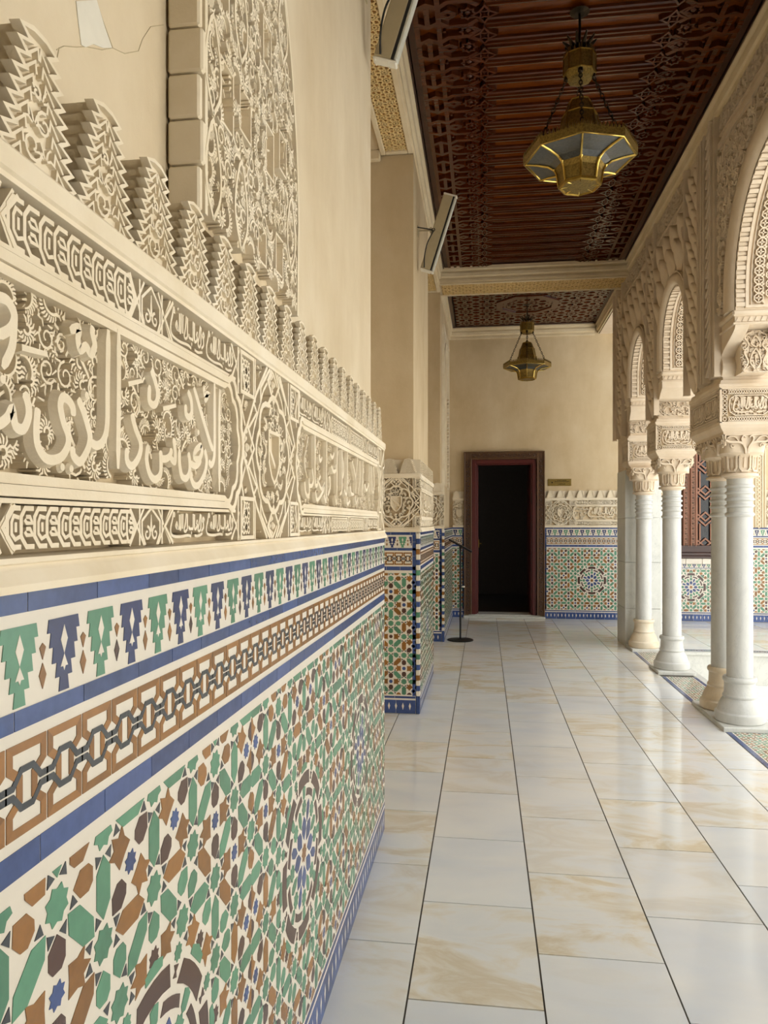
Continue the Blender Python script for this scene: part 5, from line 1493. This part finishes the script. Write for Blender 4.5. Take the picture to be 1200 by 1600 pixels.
for nm, y0, y1 in (('pale plinth slab shared by the coupled columns', 5.56, 6.38), ('pale plinth slab under the single marble column', 7.57, 7.99), ('pale plinth slab in front of the marble pier', 8.86, 9.235), ('pale plinth slab under the nearer column pair outside the picture', 2.72, 3.54), ('pale plinth slab under the lone nearest column outside the picture', 1.11, 1.53)):
    mb = MB(); mb.box((1.70, y0, -.004), (2.06, y1, .032), bevel=.004)
    o = mb.build('plinth', M_SLAB, None, loc=(CX, (y0 + y1) / 2, 0)); tag(o, nm, 'plinth', 'column plinths')
mb = MB(); mb.box((2.0, 9.75, -.004), (2.4, 10.15, .032), bevel=.004); o = mb.build('plinth', M_SLAB, None, loc=(2.2, 9.95, 0)); tag(o, 'plinth slab under the column sliver behind the pier', 'plinth', 'column plinths')
# ------------------------------------------------------------------ doorway
d1 = struct(sempty('door_1', (.3, YF, 0)))
mb = MB()
def frame_box(mb, x0, x1, z1, w, ya, yb, bev=.006, z0=.05):
    mb.box((x0, ya, z0), (x0 + w, yb, z1), bevel=bev); mb.box((x1 - w, ya, z0), (x1, yb, z1), bevel=bev); mb.box((x0 + w, ya, z1 - w), (x1 - w, yb, z1), bevel=bev)
frame_box(mb, -.325, .935, 2.625, .125, 11.735, 11.83); frame_box(mb, -.325, .935, 2.625, .022, 11.715, 11.83); frame_box(mb, -.222, .832, 2.522, .022, 11.715, 11.83)
fo = mb.build('carved_frame', M_WOOD_FRAME, d1)
mb = MB(); f = Frame((0, 11.735, 0), (1, 0, 0), (0, 0, 1), (0, -1, 0))
def vine(P0, P1, side):
    n = int(np.hypot(*np.subtract(P1, P0)) / .075); t = np.linspace(0, 1, n * 6); d = np.subtract(P1, P0); L = np.hypot(*d); d = d / L; nn = np.array([-d[1], d[0]])
    pts = [np.array(P0) + d * L * q + nn * .02 * math.sin(q * n * PI) for q in t]; mb.ribbon(pts, .009, 0, .01)
    for k in range(n): c = np.array(P0) + d * L * (k + .5) / n; mb.lathe([(.014, 0), (.011, .008), (.003, .011)], 8, (*(c - nn * .012 * (-1) ** k), 0))
vine((-.263, .08), (-.263, 2.5), 1); vine((.873, .08), (.873, 2.5), 1); vine((-.2, 2.563), (.81, 2.563), 1)
mb.build('vine_carving', M_WOOD_DARK, fo, f)
mb = MB(); frame_box(mb, -.20, .805, 2.5, .062, 11.75, 11.86, .004); frame_box(mb, -.138, .743, 2.438, .02, 11.78, 11.9, .003); mb.build('inner_frame', M_RED, d1)
mb = MB(); mb.box((-.138, 11.90, .055), (-.1, 12.7, 2.43), bevel=.004); mb.box((.715, 11.9, .055), (.743, 12.7, 2.43), bevel=.004)
lf = mb.build('door_leaf', M_RED, d1); mb = MB(); mb.box((-.104, 12.55, 1.08), (-.085, 12.59, 1.22), bevel=.004); mb.tube([(-.09, 12.57, 1.15), (-.06, 12.57, 1.15), (-.06, 12.5, 1.15)], .008); mb.build('door_handle', M_BRASS, lf)
mb = MB(); mb.box((-.33, 11.70, 0), (.94, 12.15, .03), bevel=.006); mb.box((-.25, 11.76, .03), (.86, 12.15, .05), bevel=.005); mb.build('threshold', M_SLAB, d1)
# ------------------------------------------------------------------ lattice window
w1 = struct(sempty('window_1', (3.2, YF, 1.0)))
mb = MB()
for x0, x1 in ((2.58, 2.68), (3.70, 3.80)): mb.box((x0, 11.74, 1.0), (x1, 11.86, 3.0), bevel=.006)
mb.box((2.58, 11.74, 2.9), (3.8, 11.86, 3.0), bevel=.006); mb.box((2.56, 11.72, 1.0), (3.82, 11.86, 1.05), bevel=.006); mb.box((2.58, 11.74, 1.05), (3.8, 11.86, 1.16), bevel=.006); mb.box((2.56, 11.71, .96), (3.82, 11.86, 1.0), bevel=.006)
wf = mb.build('window_frame', M_WOOD_DARK, w1)
mb = MB()
for x0 in (3.0, 3.105):
    mb.box((x0, 11.75, 1.12), (x0 + .098, 11.84, 2.9), bevel=.006)
    for e in (.01, .08): mb.box((x0 + e, 11.735, 1.14), (x0 + e + .01, 11.76, 2.88), bevel=.002)
st = mb.build('carved_stile', M_WOOD_ROSE, w1)
mb = MB()
for x0 in (3.049, 3.154):
    for k in range(22): mb.lathe([(.02, 0), (.016, .008), (.005, .01)], 6, (x0, 1.18 + k * .078, 0)); mb.ribbon([(x0 - .02, 1.21 + k * .078), (x0 + .02, 1.228 + k * .078)], .01, 0, .006)
mb.build('carving', M_WOOD_FRAME, st, Frame((0, 11.75, 0), (1, 0, 0), (0, 0, 1), (0, -1, 0)))
mb = MB(); fw = Frame((0, 11.77, 0), (1, 0, 0), (0, 0, 1), (0, -1, 0))
for xa, xb in ((3.205, 3.70), (2.68, 2.998)):
    w = .024; xm = xa + .125; W2 = xb - xa
    for i in range(2 if W2 > .4 else 1):
        x0 = xa + .02 + i * .235; x1 = x0 + .22
        for k, z in enumerate(np.arange(1.16, 2.9, .40)):
            a, b = x0 + .06, x1 - .06; m_ = (x0 + x1) / 2
            mb.ribbon([(x0, z), (m_, z + .10), (x1, z)], w, -.02, 0); mb.ribbon([(x0, z + .07), (m_, z - .03), (x1, z + .07)], w, -.02, 0)
            mb.ribbon([(x0 + .03, z + .07), (x0 + .03, z + .33)], w, -.02, 0); mb.ribbon([(x1 - .03, z + .07), (x1 - .03, z + .33)], w, -.02, 0)
            mb.ribbon([(x0, z + .40), (m_, z + .30), (x1, z + .40)], w, -.02, -.001)
    mb.ribbon([(xa + .008, 1.16), (xa + .008, 2.9)], .02, -.02, .002)
mb.build('lattice', M_WOOD_ROSE, w1, fw)
mb = MB(); mb.box((2.66, 11.815, 1.1), (3.72, 11.825, 2.92)); mb.build('window_pane', M_GLASS_DARK, w1)
mb = MB(); x = 2.56
while x < 3.8: mb.box((x + .002, 11.735, .872), (x + .238, 11.80, .958), bevel=.003); x += .24
mb.build('white_tile_sill', T_WHITE, w1)

# ------------------------------------------------------------------ brass plaque
t = thing('brass_plaque', 'small brass plaque on the end wall beside the door frame', 'plaque', (1.16, YFP, 2.13))
mb = MB(); mb.box((.985, YFP - .012, 2.08), (1.345, YFP, 2.188), bevel=.003); mb.build('plate', M_BRASS_DULL, t)
mb = MB(); f = Frame((0, YFP - .012, 0), (1, 0, 0), (0, 0, 1), (0, -1, 0))
mb.lathe([(.013, 0), (.011, .002)], 12, (1.05, 2.133, 0))
rr = random.Random(4)
for z, a, b in ((2.162, 1.13, 1.27), (2.142, 1.09, 1.31), (2.104, 1.15, 1.25)):
    x = a
    while x < b: w = rr.uniform(.008, .02); mb.poly([(x, z), (x + w, z), (x + w, z + .009), (x, z + .009)], 0, .001); x += w + .005
mb.build('engraving', M_IRON, t, f)

# ------------------------------------------------------------------ sign stand
SX, SY = -.305, 9.45
t = thing('sign_stand', 'slim black floor stand with a tilted notice by the left wall', 'sign stand', (SX, SY, 0))
mb = MB(); mb.lathe([(.01, 0), (.165, 0), (.168, .006), (.16, .014), (.04, .02), (.02, .024)], 40, (SX, SY, 0)); mb.build('base', M_BLACK, t, smooth=35)
mb = MB(); mb.lathe([(.0125, .02), (.0125, 1.2)], 16, (SX, SY, 0)); mb.lathe([(.017, .66), (.019, .67), (.019, .70), (.017, .71)], 16, (SX, SY, 0)); mb.build('pole', M_BLACK, t, smooth=40)
mb = MB(); mb.tube([(SX + .01, SY, .685), (SX + .045, SY, .685)], .009); mb.lathe([(.014, .676), (.016, .685), (.014, .694)], 12, (SX + .04, SY, 0)); mb.build('clamp_knob', M_ENDCAP, t)
mb = MB(); sg = lambda V: np.array((SX, SY, 1.21)) + np.stack([V[:, 0] * math.cos(.5) + V[:, 2] * math.sin(.5), V[:, 1], -V[:, 0] * math.sin(.5) + V[:, 2] * math.cos(.5)], 1)
mb.box((-.165, -.11, -.01), (.165, .11, .01), bevel=.004); hd = mb.build('sign_panel', M_BLACK, t, sg)
mb = MB(); mb.box((-.15, -.098, .008), (.15, .098, .012)); mb.build('notice', M_PAPER, hd, sg)
mb = MB(); mb.tube([(SX, SY, 1.17), (SX, SY, 1.21)], .018); mb.build('neck', M_BLACK, t)

# ------------------------------------------------------------------ hanging lanterns
def lantern(x, y, label):
    t = thing('hanging_lantern', label, 'lantern', (x, y, 4.6), 'brass lanterns')
    Z = 3.72; fn = lambda V: V + np.array((x, y, 0))
    R8 = lambda r: r / math.cos(PI / 8)
    a0 = math.radians(-94)
    oc = lambda r, z, k: (r * math.cos(a0 + k * PI / 4), r * math.sin(a0 + k * PI / 4), z)
    # ceiling rose, stem, octagonal canopy
    mb = MB()
    for k in range(10):
        a = k * PI / 5; P = [(.02 * math.cos(a), .02 * math.sin(a), 4.38), (.06 * math.cos(a), .06 * math.sin(a), 4.39), (.1 * math.cos(a), .1 * math.sin(a), 4.43)]
        mb.tube(P, [.012, .014, .005], 6)
    mb.tube([(0, 0, 4.33), (0, 0, 4.60)], .008); mb.lathe([(.03, 4.59), (.06, 4.60)], 16); mb.build('stem', M_IRON, t, fn)
    mb = MB(); mb.lathe([(.05, 4.185), (.075, 4.19), (.088, 4.215), (.094, 4.225), (.094, 4.325), (.09, 4.335), (.03, 4.34)], 8, rot=a0)
    for k in range(8):
        p, q = np.array(oc(.094, 4.33, k)), np.array(oc(.094, 4.33, k + 1))
        for f in (.1, .5, .9): c = p + (q - p) * f; mb.tube([c, c + np.array((0, 0, .03))], [.006, .003], 5)
    cp = mb.build('canopy', M_BRASS_DULL, t, fn)
    mb = MB()
    for k in range(8): mb.tube([oc(.096, 4.222, k), oc(.096, 4.33, k)], .004, 6)
    for z in (4.225, 4.328): mb.tube([oc(.096, z, k) for k in range(8)], .004, 6, closed=True)
    mb.build('edge_ribs', M_BRASS, cp, fn)
    # twisted chains
    for k in range(4):
        a = a0 + PI / 4 * 0 + k * PI / 2
        A = np.array((.078 * math.cos(a), .078 * math.sin(a), 4.205)); B = np.array((.27 * math.cos(a), .27 * math.sin(a), Z + .03))
        mb = MB(); L = np.linalg.norm(B - A); n = int(L / .03); d = (B - A) / L
        s1 = np.cross(d, (0, 0, 1)); s1 /= np.linalg.norm(s1); s2 = np.cross(d, s1)
        for i in range(n):
            c = A + d * L * (i + .5) / n; s = s1 if i % 2 else s2
            mb.tube([c + d * .021 * math.cos(q) + s * .010 * math.sin(q) for q in np.arange(0, 2 * PI, PI / 4)], .0035, 5, closed=True)
        mb.lathe([(.004, -.01), (.016, 0), (.016, .02), (.004, .03)], 8, A - np.array((0, 0, .01)))
        mb.build('chain', M_IRON, t, fn)
    # stepped tower
    mb = MB(); tiers = [(.142, .128, Z, Z + .14), (.122, .10, Z + .14, Z + .25), (.094, .06, Z + .25, Z + .335), (.05, .02, Z + .335, Z + .36)]
    for ra, rb, za, zb in tiers: mb.lathe([(ra, za), (rb, zb), (rb * .8, zb)], 8, rot=a0)
    tw = mb.build('tower', M_BRASS_DULL, t, fn)
    mb = MB()
    for ra, rb, za, zb in tiers[:3]:
        for k in range(8):
            mb.tube([oc(ra + .002, za, k), oc(rb + .002, zb, k)], .0045, 6)
        mb.tube([oc(rb + .003, zb, k) for k in range(8)], .0055, 6, closed=True)
    mb.build('edge_ribs', M_BRASS, tw, fn)
    # rim with its small crest
    mb = MB(); mb.lathe([(.31, Z - .012), (.336, Z - .016), (.338, Z + .028), (.326, Z + .03), (.13, Z + .012), (.13, Z - .004), (.31, Z - .012)], 8, rot=a0, caps=False)
    for k in range(8):
        p, q = np.array(oc(.331, Z + .026, k)), np.array(oc(.331, Z + .026, k + 1))
        for f in np.linspace(.03, .97, 11): c = p + (q - p) * f; mb.tube([c, c + np.array((0, 0, .014)), c + np.array((0, 0, .034))], [.006, .009, .002], 5)
    mb.build('rim', M_BRASS_DULL, t, fn)
    # bell-shaped glass bowl, ribs, base ring
    pr = [(.322, Z - .012), (.25, Z - .022), (.185, Z - .038), (.150, Z - .06), (.134, Z - .09), (.126, Z - .14), (.122, Z - .165)]
    mb = MB(); mb.lathe(pr[:4], 8, rot=a0, caps=False); mb.build('glass_panels', M_GLASS, t, fn)
    mb = MB(); mb.lathe(pr[3:], 8, rot=a0, caps=False); mb.build('neck', M_BRASS_DULL, t, fn)
    mb = MB()
    for k in range(8):
        mb.tube(smooth([np.array(oc(r + .003, z - .003, k)) for r, z in pr], 3) if False else [oc(r + .003, z - .003, k) for r, z in pr], .0075, 6)
        c = oc(.153, Z - .062, k); mb.lathe([(.004, -.012), (.012, 0), (.004, .012)], 8, c)
    mb.tube([oc(.325, Z - .014, k) for k in range(8)], .005, 6, closed=True)
    mb.build('bowl_ribs', M_BRASS_BRIGHT, t, fn, smooth=50)
    mb = MB(); mb.lathe([(.122, Z - .16), (.130, Z - .166), (.128, Z - .18), (.116, Z - .186), (.105, Z - .176)], 8, rot=a0, caps=False)
    mb.build('base_ring', M_BRASS, t, fn)
    mb = MB(); mb.lathe([(.11, Z - .178), (.08, Z - .165), (.04, Z - .158), (.01, Z - .156)], 8, rot=a0); mb.build('pierced_base', M_BRASS_DULL, t, fn)
    mb = MB()
    for k in range(8): mb.tube([oc(.112, Z - .18, k), oc(.05, Z - .172, k), oc(.012, Z - .168, k)], .004, 5)
    mb.build('star_grille', M_BRASS_BRIGHT, t, fn)
    return t
l1 = lantern(.573, 4.59, 'large brass lantern on chains, hanging nearest under the timber ceiling')
dup(l1, (.60, 10.64, 4.6), 'brass lantern seen smaller, hanging in front of the end wall')

# ------------------------------------------------------------------ linear wall lamps
def wall_lamp(x, y, z, label, wall):
    """tilted lamp: lower end at (x, y, z), leaning out over the passage at the top"""
    t = thing('wall_lamp', label, 'lamp', (x, y, z), 'linear wall lamps'); an = .31; L = .66
    def fn(V):   # u: across (Y), v: along, h: out
        c, s = math.cos(an), math.sin(an)
        return np.array((x, y, z)) + np.stack([V[:, 1] * s + V[:, 2] * c, V[:, 0], V[:, 1] * c - V[:, 2] * s], 1)
    mb = MB(); mb.box((-.026, .012, -.062), (.026, L - .012, .024), bevel=.006); mb.build('housing', M_HOUSING, t, fn)
    mb = MB(); mb.box((-.024, .015, .032), (.024, L - .015, .052), bevel=.006); mb.build('diffuser', M_DIFF, t, fn)
    mb = MB(); mb.box((-.0245, .014, .022), (.0245, L - .014, .034)); mb.build('gasket', M_CABLE, t, fn)
    mb = MB()
    for v0, v1 in ((-.002, .012), (L - .012, L + .002)):
        mb.box((-.028, v0, -.064), (.028, v1, .054), bevel=.006)
        for u in (-.02, .02):
            for h in (-.05, .015): mb.lathe([(.005, 0), (.004, .003)], 8, (u, v0 - .001, h))
    mb.build('end_cap', M_ENDCAP, t, fn)
    m0 = fn(np.array([[0, L * .52, -.062]]))[0]
    mb = MB(); mb.box((wall - .002, y - .03, m0[2] - .04), (wall + .008, y + .03, m0[2] + .04), bevel=.002)
    mb.tube([(wall, y, m0[2]), (m0[0] + .01, y, m0[2])], .007); mb.tube([(m0[0] - .012, y - .04, m0[2]), (m0[0] - .012, y + .04, m0[2])], .012, 10); mb.build('bracket', M_HOUSING, t)
    e = fn(np.array([[-.03, .02, -.03], [-.06, .1, -.05], [-.065, .2, -.06], [-.06, .28, -.05], [-.05, .32, -.045]]))
    mb = MB(); mb.tube(smooth(e, 5), .005, 6); ring = e[-1]
    mb.tube([ring + np.array((.012 * math.cos(q), 0, .012 * math.sin(q) + .012)) for q in np.arange(0, 2 * PI, PI / 6)], .004, 6, closed=True)
    mb.tube(smooth([ring, ring + np.array((-.03, .01, .02)), np.array((wall, y - .03, m0[2] + .02))], 4), .005, 6); mb.build('cable', M_CABLE, t)
wall_lamp(-.455, 3.40, 3.64, 'beige linear lamp leaning from the near left wall, cut by the top edge', XW)
wall_lamp(-.475, 6.15, 3.60, 'beige linear lamp leaning from the middle pier below the timber ceiling', XP)

# ------------------------------------------------------------------ scrap on the floor
mb = MB(); p = [(0, 0), (.012, .004), (.02, .0), (.03, .006), (.021, .012), (.01, .011), (.004, .008)]
V = [(a, b, .001 + .004 * math.sin(a * 160)) for a, b in p] + [(a, b, .003 + .004 * math.sin(a * 160)) for a, b in p]; n = len(p)
mb.add(V, [tuple(range(n))[::-1], tuple(range(n, 2 * n))] + [(i, (i + 1) % n, n + (i + 1) % n, n + i) for i in range(n)])
o = mb.build('dead_leaf', M_LEAF, None, loc=(.9, 2.86, .0)); tag(o, 'tiny dark curled leaf lying on a marble paving slab', 'leaf')
o.location = (0.884, 2.899, .001)
# hairline cracks and a bare patch in the near plaster
t = thing('plaster_patch', 'bare white patch and cracks in the near plaster above the battlements', 'wall damage', (XW, .95, 2.3))
mb = MB()
pt = [wpx(x, y, XW) for x, y in ((118, 2), (150, 0), (162, 40), (174, 75), (160, 75), (145, 69), (133, 74), (126, 70), (121, 30))]
mb.poly(pt, 0, .0012); mb.build('bare_plaster', M_ENDCAP, t, Frame((XW, 0, 0), (0, 1, 0), (0, 0, 1), (1, 0, 0)))
mb = MB()
for pts in ([(88, 78), (100, 72), (120, 74), (135, 73), (160, 78), (176, 75), (195, 84), (216, 80), (222, 62), (235, 42), (255, 39)], [(150, 0), (162, 36), (176, 75)], [(92, 75), (88, 95)]):
    mb.ribbon([wpx(x, y, XW) for x, y in pts], .0011, 0, .0006)
mb.build('crack', M_HOUSING, t, Frame((XW, 0, 0), (0, 1, 0), (0, 0, 1), (1, 0, 0)))
